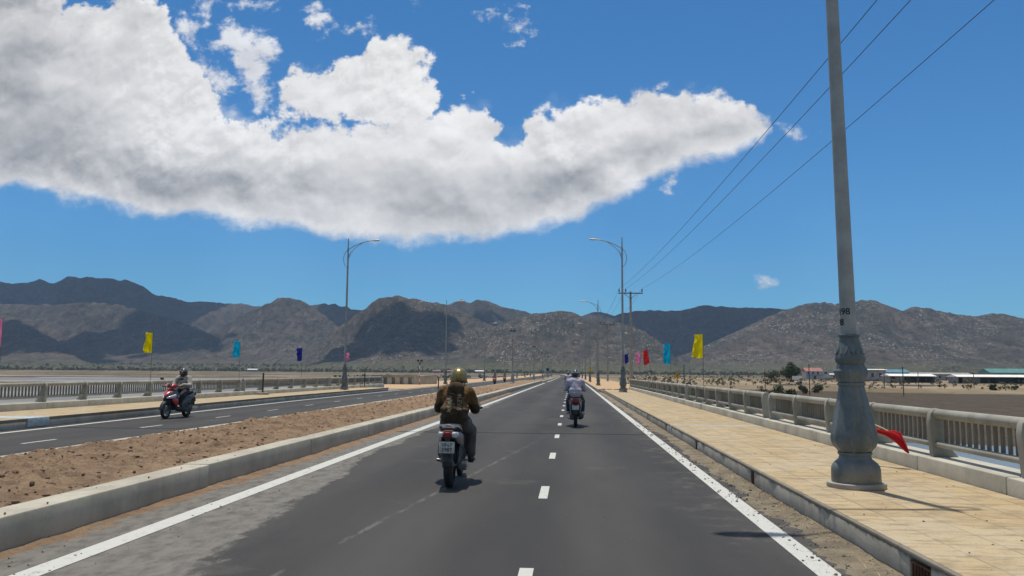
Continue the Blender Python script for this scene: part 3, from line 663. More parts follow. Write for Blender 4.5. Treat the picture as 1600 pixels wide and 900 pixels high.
m = MB(); m.b2(2.435, 4.62, 20.1, 20.3, .02, .247); structure(m.build('pavement_joint_strip', 'joint', None, True, .006), 'pale blue joint cover across the right pavement')
m = MB(); m.b2(2.47, 4.6, YE, YE + 3.2, -.02, .12); structure(m.build('pavement_end_slab', 'paver', None, True, .03), 'broken end of the right pavement')
for i, (c, wd) in enumerate(GR[:5]):
    m = MB(); n = 7 if i == 0 else 4
    for k in range(n): m.tube([(2.475, c - wd / 2 + .02 + (wd - .04) * k / (n - 1), 0), (2.475, c - wd / 2 + .02 + (wd - .04) * k / (n - 1), .16)], .009, 6)
    m.b2(2.466, 2.486, c - wd / 2, c + wd / 2, .0, .012); m.b2(2.466, 2.486, c - wd / 2, c + wd / 2, .15, .163)
    o = m.build('drain_grate', 'rust'); tag(o, ['rusty barred drain grate in the kerb nearest the camera', 'second drain grate along the right kerb, beside the big lamp', 'third drain grate along the right kerb, before the blue joint', 'fourth drain grate along the right kerb, just past the blue joint', 'fifth and farthest drain grate in the right kerb'][i], 'drain grate', 'drain grates in the right kerb')
# left pavement
m = MB()
yy = [-14, 10, 20, 30, 40, 52, 63.5]
for a, b in zip(yy[:-1], yy[1:]):
    xa, xb = LX(-13.75)(a), LX(-13.75)(b); g = .01
    m.add([(xa, a, -.02), (xb, b - g, -.02), (-16.8, b - g, -.02), (-16.8, a, -.02), (xa, a, .175), (xb, b - g, .175), (-16.8, b - g, .175), (-16.8, a, .175)], [(0, 3, 2, 1), (4, 5, 6, 7), (0, 1, 5, 4), (1, 2, 6, 5), (2, 3, 7, 6), (3, 0, 4, 7)])
structure(m.build('far_pavement_kerb', 'kerb_stained', None, True, .01), 'weathered kerb of the far pavement')
m = MB()
for a, b in zip(yy[:-1], yy[1:]):
    xa, xb = LX(-13.72)(a), LX(-13.72)(b)
    m.add([(xa, a, .178), (xb, b, .178), (-16.7, b, .178), (-16.7, a, .178), (xa, a, .25), (xb, b, .25), (-16.7, b, .25), (-16.7, a, .25)], [(4, 5, 6, 7)]); m.add([(xa, a, .178), (xb, b, .178), (-16.7, b, .178), (xa, a, .25), (xb, b, .25), (-16.7, b, .25)], [(0, 1, 4, 3), (1, 2, 5, 4)], 1)
structure(m.build('far_pavement', ['paver', 'slab_edge'], None, False), 'yellow tiled pavement beside the left railing')
m = MB(); xj = LX(-13.70)(20.2); m.b2(-16.72, xj, 19.75, 20.6, .02, .255); structure(m.build('far_joint_strip', 'joint', None, True, .006), 'pale blue joint plate on the far kerb')

# earth on the median
def soil(name, y0, y1, ny, nx, amp, z0, label, mat='soil'):
    x = np.linspace(-7.88, -4.98, nx); y = np.linspace(y0, y1, ny); X, Y = np.meshgrid(x, y)
    e = np.clip(np.minimum(X + 7.9, -4.96 - X) / .5, 0, 1)
    Z = z0 + .05 * e + amp * e * (1.0 * (fbm(X * 1.3, Y * 1.3, 21, 4) - .5) + 1.1 * (fbm(X * 5, Y * 5, 22, 5, .65) - .5) + 1.6 * np.maximum(0, fbm(X * 9, Y * 9, 23, 3) - .52))
    b = np.vectorize(bend)(Y); o = grid_mesh(name, X + b, Y, Z, mat); structure(o, label)
soil('median_soil_terrain', 1.5, 30, 900, 90, .12, .27, 'lumpy brown earth filling the near median')
soil('median_soil_terrain', 29.9, 128, 700, 30, .12, .26, 'brown earth filling the farther median')
soil('median_grass_terrain', 132, 420, 200, 12, .2, .1, 'low scrubby earth in the distant median', 'ground')
def rocks(name, n, xr, yr, zf, sr, mat, seed, label, pw=1.6):
    r = random.Random(seed); m = MB(); ico = bmesh.new(); bmesh.ops.create_icosphere(ico, subdivisions=1, radius=1)
    bv = [v.co.copy() for v in ico.verts]; bf = [tuple(v.index for v in f.verts) for f in ico.faces]; ico.free()
    for _ in range(n):
        y = yr[0] + (yr[1] - yr[0]) * r.random() ** pw; x = r.uniform(*xr); s = sr[0] + (sr[1] - sr[0]) * r.random() ** 3
        q = Matrix.Rotation(r.uniform(0, 6.3), 3, 'Z') @ Matrix.Diagonal((r.uniform(.7, 1.3), r.uniform(.6, 1.2), r.uniform(.45, .9)))
        c = Vector((x + bend(y), y, zf(x, y) + s * .2)); m.add([q @ (p * s * r.uniform(.75, 1.2)) + c for p in bv], bf)
    o = m.build(name, mat, None, True, 0, 30); tag(o, label, None, None, 'stuff'); return o
def soilz(x, y):
    e = min(1, max(0, min(x + 7.9, -4.96 - x) / .5)); X = np.array([x]); Y = np.array([y])
    return .27 + .05 * e + .12 * e * float((1.0 * (fbm(X * 1.3, Y * 1.3, 21, 4) - .5) + 1.1 * (fbm(X * 5, Y * 5, 22, 5, .65) - .5) + 1.6 * np.maximum(0, fbm(X * 9, Y * 9, 23, 3) - .52))[0])
rocks('soil_clods', 5200, (-7.82, -5.03), (4, 60), soilz, (.006, .042), 'clod', 5, 'clods of brown earth lying on the median')
# sand and grit in the gutters
def gutter(name, x0, x1, y0, y1, ny, mat, seed, label, lim=.035, zb=.006):
    x = np.linspace(x0, x1, 14); y = np.linspace(y0, y1, ny); X, Y = np.meshgrid(x, y); t = (X - x0) / (x1 - x0); 
    Z = zb - .012 + lim * (t ** 1.0) * (.25 + 1.2 * fbm(X * 2.5, Y * 1.1, seed, 5)) + .016 * (fbm(X * 11, Y * 11, seed + 1, 3) - .5) - .012 * (1 - t) * (fbm(X * 3, Y * 1.2, seed + 3, 4) > .5)
    o = grid_mesh(name, X, Y, Z, mat); structure(o, label)
gutter('gutter_sand', 1.98, 2.47, 3.5, 64, 1500, 'gutter', 31, 'drifted sand and grit in the right gutter')
gutter('median_gutter_sand', -4.34, -4.67, 3.5, 60, 1200, 'redsand', 35, 'reddish sand along the foot of the median kerb', .03)
rocks('gutter_grit', 1100, (1.86, 2.45), (4.5, 26), lambda x, y: .008, (.003, .022), 'stone', 8, 'small stones scattered in the right gutter')
rocks('median_grit', 300, (-4.62, -3.6), (4.5, 22), lambda x, y: .003, (.002, .014), 'stone', 9, 'small stones scattered beside the median kerb')
rocks('road_grit', 200, (-3.6, 1.8), (4.8, 22), lambda x, y: .002, (.003, .010), 'stone', 10, 'tiny chips of gravel scattered on the asphalt')
rocks('kerb_end_rubble', 260, (2.3, 4.4), (YE - 2, YE + 9), lambda x, y: .02 if y > YE or x < 2.45 else .24, (.03, .16), 'stone', 11, 'rubble at the broken end of the pavement', 1)
rocks('kerb_crumbs', 160, (-4.99, -4.68), (4, 40), lambda x, y: .303, (.003, .018), 'clod', 13, 'crumbs of earth spilled on top of the median kerb')
rocks('median_stones', 260, (-7.8, -5.05), (4, 40), soilz, (.008, .03), 'stone', 14, 'pale stones lying in the median earth')
m = MB(); r = random.Random(6)
for _ in range(420):
    y = 5.0 + 9 * r.random() ** 2.2; x = 2.46 - .22 * r.random() ** 2; a = r.uniform(0, 6.3); L_ = r.uniform(.03, .11); k = Vector((math.cos(a), math.sin(a), 0)); p = Vector((x, y, .012))
    if p.x + k.x * L_ > 2.45: k.x = -abs(k.x)
    sd = Vector((-k.y, k.x, 0)) * .003; q = p + k * L_ * .6 + Vector((0, 0, L_ * .35)); e = p + k * L_ + Vector((0, 0, L_ * r.uniform(.1, .4)))
    m.add([p - sd, p + sd, q + sd, q - sd, e], [(0, 1, 2, 3), (3, 2, 4)])
tag(m.build('dry_grass', 'drystraw', None, False), 'wisps of dry grass caught in the right gutter', None, None, 'stuff')
r_ = rocks('pavement_litter', 120, (2.6, 4.5), (5, 26), lambda x, y: .241, (.004, .012), 'clod', 12, 'crumbs of dirt scattered on the right pavement')

# ------------------------------------------------------------------ railings
def post_mesh(s):
    prof = [(-.085, 0), (-.092, .12), (-.105, .32), (-.115, .46), (-.095, .57), (-.05, .625), (0, .64), (.05, .62), (.08, .55), (.075, .42), (.095, .26), (.16, .1), (.25, 0)]
    m = MB(); a = [(s * x, -.055, z) for x, z in prof]; b = [(s * x, .055, z) for x, z in prof]
    m.rings([a, b] if s > 0 else [b, a]); return m.mesh('post', 'rail', True, .008)
def bay_mesh(s, L):
    m = MB(); n = max(2, int(L / .165))
    for k in range(n):
        y = .09 + (L - .18) * (k + .5) / n; m.b2(s * .045 - .014, s * .045 + .014, y - .026, y + .026, .20, .55)
    return m.mesh('baluster_panel', 'baluster', False)
def railing(side, x, z, sections, labs, group):
    pm = post_mesh(side); bays = {}
    for (y0, y1), lab in zip(sections, labs):
        n = max(1, round((y1 - y0 - .12) / 2.22)); L = (y1 - y0 - .12) / n; t = empty('bridge_railing', (x, y0, z)); tag(t, lab, 'railing', group)
        for k in range(n + 1):
            o = link('post', pm, t); o.location = (0, .06 + L * k, 0); o.rotation_euler = (0, rad(((k * 37) % 7 - 3) * .22), rad(((k * 53) % 9 - 4) * .4))
            if k < n:
                key = round(L, 3)
                if key not in bays: bays[key] = bay_mesh(side, L)
                o = link('baluster_panel', bays[key], t); o.location = (0, .06 + L * k, 0)
        m = MB(); m.tube([(0, .02, .565), (0, y1 - y0 - .02, .565)], .066, 16); m.build('top_rail', 'rail', t)
        m = MB(); m.tube([(-side * .02, .05, .17), (-side * .02, y1 - y0 - .05, .17)], .042, 12); m.build('lower_rail', 'rail', t)
railing(1, 4.84, .43, [(-2, 19.95), (20.45, 33.6), (34.1, 50.2), (50.7, 66.0)], ['concrete railing beside the near lamp, right side', 'right side railing just past the pale blue joint', 'right side railing under the cyan flag', 'farthest right side railing, near the power pole'], 'concrete bridge railings')
railing(-1, -17.02, .46, [(-2, 19.95), (20.45, 40.2), (40.7, 55.2), (55.7, 71)], ['left side railing at the edge of the photo', 'left side railing behind the red scooter and yellow flag', 'left side railing under the navy flag', 'farthest left side railing, beyond the lamp'], 'concrete bridge railings')
def plinth(x0, x1, z, y1, lab, xs):
    m = MB(); y = -2.; r = random.Random(int(y1))
    while y < y1:
        e = min(y + 2.22, y1)
        if y < 20.2 < e: e = 20.2
        m.b2(x0, x1, y, e - .012, -.05, z + r.uniform(-.006, .006)); y = e
    o = m.build('concrete_plinth', 'plinth', None, True, .018); tag(o, lab, 'low wall', 'plinths under the railings')
plinth(4.63, 5.16, .43, 66, 'pale concrete plinth under the right railing', 1)
plinth(-17.3, -16.7, .46, 71, 'pale concrete plinth under the left railing', -1)
m = MB(); m.b2(5.16, 5.22, -2, 66, .2, .40); m.tube([(5.2, -2, .30), (5.2, 66, .30)], .03, 8); structure(m.build('bridge_edge_trim', 'steel', None, False), 'steel strip along the outer edge of the bridge')

# balustrade and return wall at the left bridge end
t = empty('concrete_balustrade', (-24.2, 97, 0)); tag(t, 'concrete balustrade with open bays at the far left bridge end', 'balustrade')
m = MB()
for k in range(6): m.b2(k * 1.02 - .3, k * 1.02 + .3, -.15, .15, -.15, .86)
m.build('post', 'plinth', t, True, .015)
m = MB(); m.b2(-.25, 5.5, -.2, .2, .86, 1.14); m.build('top_beam', 'rail', t, True, .02)
m = MB(); m.b2(-.2, 5.4, .17, .24, -.15, .82); m.build('back_panel', 'greywall', t, False)
m = MB(); m.add([(5.1, -.3, -.15), (6.6, 6, -.15), (6.9, 5.9, -.15), (5.4, -.4, -.15), (5.1, -.3, 1.0), (6.6, 6, 1.2), (6.9, 5.9, 1.2), (5.4, -.4, 1.0)], [(0, 1, 5, 4), (2, 3, 7, 6), (4, 5, 6, 7), (0, 4, 7, 3), (1, 2, 6, 5)]); m.build('side_wall', 'kerb', t, False)

# ------------------------------------------------------------------ street lamps
def make_lamp():
    t = empty('street_lamp', (0, 0, 0))
    m = MB(); m.lathe([(.31, 0), (.318, .02), (.312, .055), (.29, .06)], 40); m.build('footing', 'pole_concrete', t)
    m = MB(); m.lathe([(.258, .055), (.264, .07), (.262, .20), (.255, .235), (.236, .268), (.208, .292), (.180, .315), (.17, .345), (.168, .362), (.182, .366), (.184, .392), (.17, .396)], 40); m.build('base_drum', 'lamp_paint', t, True, 0, 50)
    m = MB(); R8 = .5
    m.lathe([(.178, .39), (.188, .41), (.228, .455), (.249, .505), (.256, .55), (.248, .61), (.232, .69), (.208, .80), (.182, .93), (.157, 1.04), (.142, 1.12), (.140, 1.145)], 8, (0, 0, 0), R8)
    o = m.build('vase', 'lamp_paint', t, True, 0, 20); bv = o.modifiers.new('b', 'BEVEL'); bv.width = .012; bv.segments = 2; bv.limit_method = 'ANGLE'; bv.angle_limit = rad(25)
    d = MB(); d.box((0, 0, 0), (.11, .012, .40)); h = d.build('access_door', 'lamp_paint', o, True, .003); h.location = (.052, -.205, .86); h.rotation_euler = (rad(-12.5), 0, rad(12))
    m = MB(); m.lathe([(.148, 1.14), (.152, 1.15), (.152, 1.17), (.14, 1.175), (.165, 1.225), (.183, 1.29), (.185, 1.31), (.178, 1.32), (.15, 1.365), (.142, 1.39)], 8, (0, 0, 0), R8)
    o = m.build('collar', 'lamp_paint', t, True, 0, 20)
    m = MB(); prof = [(.14, 1.385), (.152, 1.40), (.164, 1.43), (.162, 1.46), (.146, 1.53), (.125, 1.61), (.105, 1.67), (.103, 1.695), (.118, 1.70), (.118, 1.72), (.095, 1.725)]
    m.lathe(prof, 32); o = m.build('leaf_capital', 'lamp_paint', t, True, 0, 50)
    lv = MB()
    for k in range(8):      # acanthus leaves standing round the capital
        a0 = 2 * PI * (k + .5) / 8
        for sgn in (-1, 1):
            pts = []
            for j in range(7):
                q = j / 6.; ang = a0 + sgn * (.30 - .26 * q); zz = 1.50 + .12 * q - .02 * math.sin(q * PI); rr_ = .153 - .42 * (zz - 1.50) + .008
                pts.append((rr_ * math.cos(ang), rr_ * math.sin(ang), zz))
            lv.tube(pts, [.010, .011, .011, .010, .009, .008, .006], 6)
    lv.build('leaf_rim', 'lamp_paint', o)
    m = MB(); m.lathe([(.088, 1.72), (.086, 2.2), (.066, 7), (.052, 10.0), (.04, 10.05), (.035, 10.62), (.0, 10.64)], 28); m.build('pole', 'lamp_pole', t)
    m = MB(); m.tube([(.02, 0, 8.55), (-.10, 0, 8.58), (-.24, 0, 8.78), (-.31, 0, 9.05), (-.30, 0, 9.35), (-.2, 0, 9.62), (0, 0, 9.83), (.4, 0, 10.07), (.85, 0, 10.27), (1.3, 0, 10.40), (1.55, 0, 10.45)], [.022] * 6 + [.03] * 5, 12)
    m.tube([(.04, 0, 9.2), (.16, 0, 9.5), (.38, 0, 9.82), (.75, 0, 10.12), (1.0, 0, 10.28)], .018, 10); m.tube([(.04, 0, 9.05), (.08, 0, 9.4), (.22, 0, 9.75)], .014, 8)
    m.lathe([(.07, 9.78), (.072, 9.79), (.072, 9.88), (.07, 9.89)], 20); m.build('arm', 'lamp_pole', t)
    m = MB(); q = [(-.08, 10.44, .05, .045), (.1, 10.45, .09, .06), (.35, 10.47, .135, .07), (.6, 10.485, .12, .06), (.72, 10.49, .05, .035)]
    rr = [[(1.55 + a, w * math.cos(2 * PI * j / 16), b + hh * math.sin(2 * PI * j / 16) * (.45 if math.sin(2 * PI * j / 16) < 0 else 1)) for j in range(16)] for a, b, w, hh in q]
    m.rings(rr); o = m.build('lamp_head', 'lamp_head', t)
    m = MB(); m.ell((1.95, 0, 10.445), (.24, .1, .035), 16, 8); m.build('lens', 'lens', o)
    return t
lamp = make_lamp(); kids0 = {}
LY = [9.5, 55, 100, 145, 190, 235, 280, 325]
ords = ['', 'second', 'third', 'fourth', 'fifth', 'sixth', 'seventh', 'eighth']
def put_lamp(x, y, z, rz, lab, first=False):
    o = lamp if first else copy_tree(lamp); o.location = (x + bend(y), y, z); o.rotation_euler = (0, 0, rz); tag(o, lab, 'street lamp', 'street lamps along both pavements'); return o
for i, y in enumerate(LY):
    lab = 'huge nearest grey street lamp with stencilled number on the right pavement' if i == 0 else f'{ords[i]} street lamp along the right pavement' + (' with a navy pennant tied on' if i == 1 else ', far down the road' if i > 3 else ', past the railing end')
    o = put_lamp((3.3 if i > 1 else 3.48) if i else 3.215, y, .24 if y < 64 else .0, PI, lab, i == 0)
    if i == 0: lamp.rotation_euler = (0, rad(.75), PI)
for i, y in enumerate(LY[1:]):
    put_lamp(-15.75, y, .25 if y < 64 else 0, 0, f'{"first" if i == 0 else ords[i]} street lamp along the left pavement' + (' with a pink pennant tied on' if i == 0 else ''))
# stencilled number on the near pole (the others carry none in the photograph)
for body, z, off in (('198', 1.985, -52), ('28', 1.865, -84)):
    o = text_mesh(body, .105, 'ink', lamp, 'stencilled_number', (0, 0, z), (0, 0, PI + rad(off)), .0885)
# the access door and numbers face the camera: turn the lettering only
def make_lantern():
    t = empty('lantern_post', (0, 0, 0))
    m = MB(); m.lathe([(.30, 0), (.30, .18), (.22, .24), (.2, .6), (.13, 1.2), (.10, 1.25)], 12); m.build('base', 'lamp_pole', t)
    m = MB(); m.lathe([(.075, 1.2), (.055, 5.1), (.09, 5.15), (.09, 5.2), (.04, 5.22)], 12); m.build('pole', 'lamp_pole', t)
    m = MB(); m.lathe([(.08, 5.2), (.15, 5.25), (.24, 5.75), (.23, 5.78)], 12); m.build('lantern', 'lantern_glass', t)
    m = MB(); m.lathe([(.33, 5.76), (.34, 5.80), (.30, 5.9), (.17, 6.02), (.15, 6.06), (.05, 6.16), (.0, 6.22)], 16); m.build('cap', 'black', t)
    return t
ln = make_lantern()
for i, y in enumerate([88, 138, 180, 228, 275]):
    o = ln if i == 0 else copy_tree(ln); o.location = (-6.45 + bend(y), y, .25 if y < 128 else .1)
    tag(o, ['nearest black capped lantern post on the earth median', 'second lantern post along the median', 'third lantern post along the median', 'fourth lantern post along the median', 'farthest lantern post on the median'][i], 'lantern post', 'lantern posts on the median')

# ------------------------------------------------------------------ power line
PP = [(8.7, -12, -1.7), (6.75, 92, -1.2), (6.9, 155, -1), (6.9, 218, -1), (6.9, 281, -1), (6.9, 344, -1)]
def make_pole():
    t = empty('power_pole', (0, 0, 0))
    m = MB(); m.lathe([(.20, 0), (.115, 12.05), (.0, 12.06)], 14); m.build('pole', 'pole_concrete', t)
    a = MB(); a.b2(-1.38, 1.38, -.16, -.06, 11.78, 11.9); a.tube([(-.75, -.12, 11.8), (0, -.13, 11.2)], .03, 6); a.tube([(.75, -.12, 11.8), (0, -.13, 11.2)], .03, 6); c = a.build('crossarm', 'steel', t, True)
    for x in (-1.3, -.55, 1.3):
        m = MB(); m.lathe([(.03, 11.9), (.035, 12.02), (.09, 12.04), (.05, 12.12), (.085, 12.15), (.05, 12.23), (.07, 12.26), (.04, 12.36), (.0, 12.38)], 10, (x, -.11, 0)); m.build('insulator', 'ceramic', c)
    return t
pp = make_pole(); first = True
for i, (x, y, z) in enumerate(PP[1:]):
    o = pp if first else copy_tree(pp); first = False; o.location = (x + bend(y), y, z)
    tag(o, ['concrete power pole with crossarm behind the end of the right railing', 'second power pole, thin and alone left of the lamp', 'third power pole down the road', 'fourth power pole down the road', 'farthest power pole down the road'][i], 'power pole', 'concrete power poles')
o = copy_tree(pp); o.location = PP[0]; tag(o, 'power pole behind the camera that carries the near wires', 'power pole', 'concrete power poles')
for s_ in range(3):
    (x0, y0, z0), (x1, y1, z1) = PP[s_], PP[s_ + 1]; x1 += bend(y1); x0 += bend(y0)
    for k, dx in enumerate((-1.3, -.55, 1.3)):
        pts = [(x0 + dx + (x1 - x0) * q, y0 - .11 + (y1 - y0) * q, z0 + 12.37 + (z1 - z0) * q - (4 * q * (1 - q)) * (1.15 if s_ == 0 else .55)) for q in [i / 28 for i in range(29)]]
        m = MB(); m.tube(pts, .010 if s_ == 0 else .012, 6); o = m.build('power_cable', 'wire')
        tag(o, f'{["left", "middle", "right"][k]} power cable {["sweeping from the upper right down to the nearest power pole", "sagging between first and second power poles", "sagging between second and third power poles"][s_]}', 'cable', 'power line cables')

# ------------------------------------------------------------------ pennants on thin poles
def pennant(x, y, z0, ztop, col, seed, lab, w=.42, h=.85, pole_h=None, sweep=0.):
    t = empty('pennant_flag', (x, y, z0)); tag(t, lab, 'flag', 'coloured pennant flags along the railings')
    m = MB(); H = ztop - z0; m.tube([(0, 0, 0), (0, 0, H)], .011, 6); m.build('flag_pole', 'flagpole', t)
    nx, nz = 14, 20; r = random.Random(seed); ph = r.uniform(0, 6); m = MB(); vs = []; tilt = r.uniform(-.1, .16) + sweep
    for j in range(nz + 1):
        for i in range(nx + 1):
            q = i / nx; p = j / nz
            xx = -w * q * (.88 + .10 * math.sin(p * 4 + ph)) - .02 * math.sin(9 * p + ph) * q
            zz = H - .02 - h * p * (1 - .08 * q * math.sin(ph + 5 * q)) - q * tilt * h * .9 + .05 * q * math.sin(p * 7 + ph) * q
            yy_ = .11 * q * math.sin(8 * q - 4 * p + ph) + .05 * q * math.sin(11 * p + 2 * ph + 4 * q) - .12 * q * q
            vs.append((xx, yy_, zz))
    fs = [(j * (nx + 1) + i, j * (nx + 1) + i + 1, (j + 1) * (nx + 1) + i + 1, (j + 1) * (nx + 1) + i) for j in range(nz) for i in range(nx)]
    m.add(vs, fs); m.build('flag_cloth', 'flag_' + col, t, True, 0, 0); return t
for i, (y, c, lab) in enumerate([(29.9, 'yellow', 'yellow pennant over the right railing, the nearest there'), (39.6, 'cyan', 'cyan pennant over the right railing'), (47.4, 'red', 'red pennant leaning over the right railing'), (58.5, 'pink', 'pale pink pennant over the right railing')]):
    o = pennant(4.82, y, .43, 2.98, c, 10 + i, lab, .44 if i < 2 else .4, .86 if i == 0 else .95 if i == 1 else .8, None, .12 if i == 2 else 0)
    if i == 2: o.rotation_euler = (0, rad(-9), 0)
    if i == 3: o.rotation_euler = (0, rad(4), 0)
for i, (y, c, lab) in enumerate([(22.93, 'pink', 'pink pennant cut by the left edge of the photo'), (31.65, 'yellow', 'yellow pennant over the left railing, above the red scooter'), (40.4, 'cyan', 'cyan pennant over the left railing'), (50.0, 'navy', 'navy pennant over the left railing')]):
    pennant(-17.12, y, .46, 3.02, c, 30 + i, lab, .28 if i == 1 else .36, .82)
pennant(3.70, 54.7, .24, 2.75, 'navy', 41, 'navy pennant tied to the second right lamp', .32, .6, None, -.2).rotation_euler = (0, rad(3), PI)
pennant(-15.55, 54.7, .25, 2.72, 'pink', 42, 'pink pennant tied to the first left lamp', .3, .5, None, -.3).rotation_euler = (0, rad(3), PI)
# the fallen red flag
t = empty('fallen_flag', (4.34, 11.5, .50)); tag(t, 'red flag on a bamboo pole fallen against the right railing behind the lamp', 'flag')
m = MB(); m.tube([(-.34, .70, .46), (-.02, .18, .27), (.06, .05, .215)], .013, 8); m.build('flag_pole', 'bamboo', t)
m = MB(); rr = []
for (px_, py_, pz_, w_, h_) in ((-.36, .62, .30, .012, .012), (-.18, .35, .26, .022, .015), (.0, .13, .21, .035, .02), (.09, .02, .18, .075, .03), (.15, -.06, .13, .095, .04), (.18, -.10, .05, .06, .035), (.21, -.13, -.04, .012, .012)):
    ring = []
    for j in range(54):
        a = 2 * PI * j / 54; k = 1 + .22 * math.sin(9 * a + pz_ * 14) + .30 * math.sin(3 * a + px_ * 9) + .14 * math.sin(5 * a + py_ * 7)
        ring.append((px_ + h_ * math.cos(a) * k * .8, py_ + w_ * .5 * math.cos(a) * k, pz_ + w_ * math.sin(a) * k * .8))
    rr.append(ring)
m.rings(rr); m.build('flag_cloth', 'flag_red', t, True, 0, 0)
m = MB(); m.ell((3.98, 11.9, .265), (.07, .05, .03), 10, 6); o = m.build('brick_fragment', 'redroof'); tag(o, 'orange brick fragment on the pavement behind the big lamp', 'brick')

# ------------------------------------------------------------------ marker posts and road signs
def marker():
    t = empty('marker_post', (0, 0, 0)); m = MB(); m.b2(-.035, .035, -.035, .035, .12, 1.15); m.build('post', 'black', t, True, .006); m = MB(); m.b2(-.28, .28, -.2, .2, 0, .13); m.build('concrete_foot', 'kerb', t, True, .02); return t
mk = marker()
for i, (x, y, z, lab) in enumerate([(-16.3, 41.6, .25, 'black marker post on a concrete foot on the left pavement'), (-8.9, 53.5, .02, 'black marker post left of the gold helmet, beside the median'), (-16.4, 63, .25, 'black marker post near the end of the left railing')]):
    o = mk if i == 0 else copy_tree(mk); o.location = (x, y, z); tag(o, lab, 'marker post', 'black marker posts on concrete feet')
def sign(kind, x, y, z, h, lab, mat):
    t = empty('road_sign', (x + bend(y), y, z)); tag(t, lab, 'road sign'); m = MB()
    if kind == 'banded':
        for k in range(8): m.lathe([(.045, h * k / 8), (.045, h * (k + .999) / 8)], 10, (0, 0, 0), 0, k % 2)
        m.build('post', ['redroof', 'white'], t); m = MB(); m.b2(-.32, .32, -.03, .0, h - .25, h - .05); m.b2(-.1, .1, -.03, 0, h - .6, h - .25); m.build('sign_back', 'black', t, True, .01); return t
    m.lathe([(.04, 0), (.04, h)], 10); m.build('post', 'signback', t); m = MB()
    if kind == 'round': m.rings([[(.42 * math.cos(2 * PI * j / 28), yy_, h - .35 + .42 * math.sin(2 * PI * j / 28)) for j in range(28)] for yy_ in (-.07, -.045)]); m.build('sign_face', mat, t, True)
    if kind == 'tri':
        P = [(-.36, h - .6), (.36, h - .6), (0, h + .05)]; m.rings([[(a, yy_, b) for a, b in P] for yy_ in (-.07, -.045)]); o = m.build('sign_face', mat, t, False, .02)
        m = MB(); m.b2(-.03, .03, -.085, -.071, h - .44, h - .2); m.b2(-.03, .03, -.085, -.071, h - .54, h - .48); m.build('symbol', 'black', o, False)
    if kind == 'ring':
        m.tube([(.30 + .22 * math.cos(2 * PI * j / 24), -.05, h - 1.6 + .22 * math.sin(2 * PI * j / 24)) for j in range(25)], .055, 8); m.build('sign_rim', 'black', t)
    return t
sign('banded', -17.9, 94, 0, 3.0, 'red and white banded sign post at the left plaza', None)
sign('round', -6.0, 205, .1, 2.6, 'dark blue round sign on the far median', 'signblue')
sign('tri', 3.0, 128, 0, 2.5, 'orange triangular sign beside the right lamps far ahead', 'signyellow')
sign('tri', 10.6, 82, -1.9, 3.6, 'yellow triangular warning sign beyond the right railing', 'signyellow')
sign('ring', 8.4, 61, -2.4, 4.6, 'tall post with a round dark rimmed sign beyond the right railing', None)

# ------------------------------------------------------------------ plants
def leaves(n, size, leaf, seed, lumps=7, sq=1.0):
    r = random.Random(seed); m = MB(); cs = []
    for _ in range(lumps):
        a = r.uniform(0, 2 * PI); q = r.random() ** .6; cs.append((Vector((q * size[0] * .75 * math.cos(a), q * size[1] * .75 * math.sin(a), r.uniform(.25, .85) * size[2])), r.uniform(.3, .55)))
    for _ in range(n):
        c, k = r.choice(cs); d = Vector((r.gauss(0, 1), r.gauss(0, 1), r.gauss(0, 1))).normalized() * (r.random() ** .4) * k
        p = c + Vector((d.x * size[0], d.y * size[1], d.z * size[2] * .6))
        if p.z < .02: p.z = r.uniform(.02, .2) * size[2]
        q = Quaternion((r.gauss(0, 1), r.gauss(0, 1), r.gauss(0, 1), r.gauss(0, 1))).normalized(); s = leaf * r.uniform(.6, 1.3)
        m.add([p + q @ Vector(w_) for w_ in ((-s, 0, 0), (0, -s * .45, 0), (s, 0, s * .15), (0, s * .45, 0))], [(0, 1, 2, 3)])
    return m
def trunk(h, r0, seed, spread):
    r = random.Random(seed); m = MB(); m.tube([(0, 0, -.3), (.05, 0, h * .3), (0, .05, h * .55), (.05, 0, h * .8)], [r0 * 1.2, r0, r0 * .7, r0 * .3], 8)
    for _ in range(6):
        a = r.uniform(0, 6.3); z = h * r.uniform(.25, .55); m.tube([(0, 0, z), (spread * .35 * math.cos(a), spread * .35 * math.sin(a), z + h * .15), (spread * .7 * math.cos(a), spread * .7 * math.sin(a), z + h * .33)], [r0 * .5, r0 * .35, r0 * .1], 6)
    return m
def tree(x, y, h, w_, mat, seed, lab, n=2600):
    z = gz(x, y); t = empty('bushy_tree', (x, y, z)); tag(t, lab, 'tree'); trunk(h, .22, seed, w_).build('trunk', 'bark', t)
    leaves(n, (w_, w_, h), h * .045, seed, 12).build('crown', mat, t, False)
tree(93, 348, 7.8, 4.3, 'leaf', 3, 'dark green rounded tree in front of the red roofed house', 4200)
tree(80, 330, 4.6, 3.6, 'olive', 4, 'lower olive bush tree left of the dark tree', 2000)
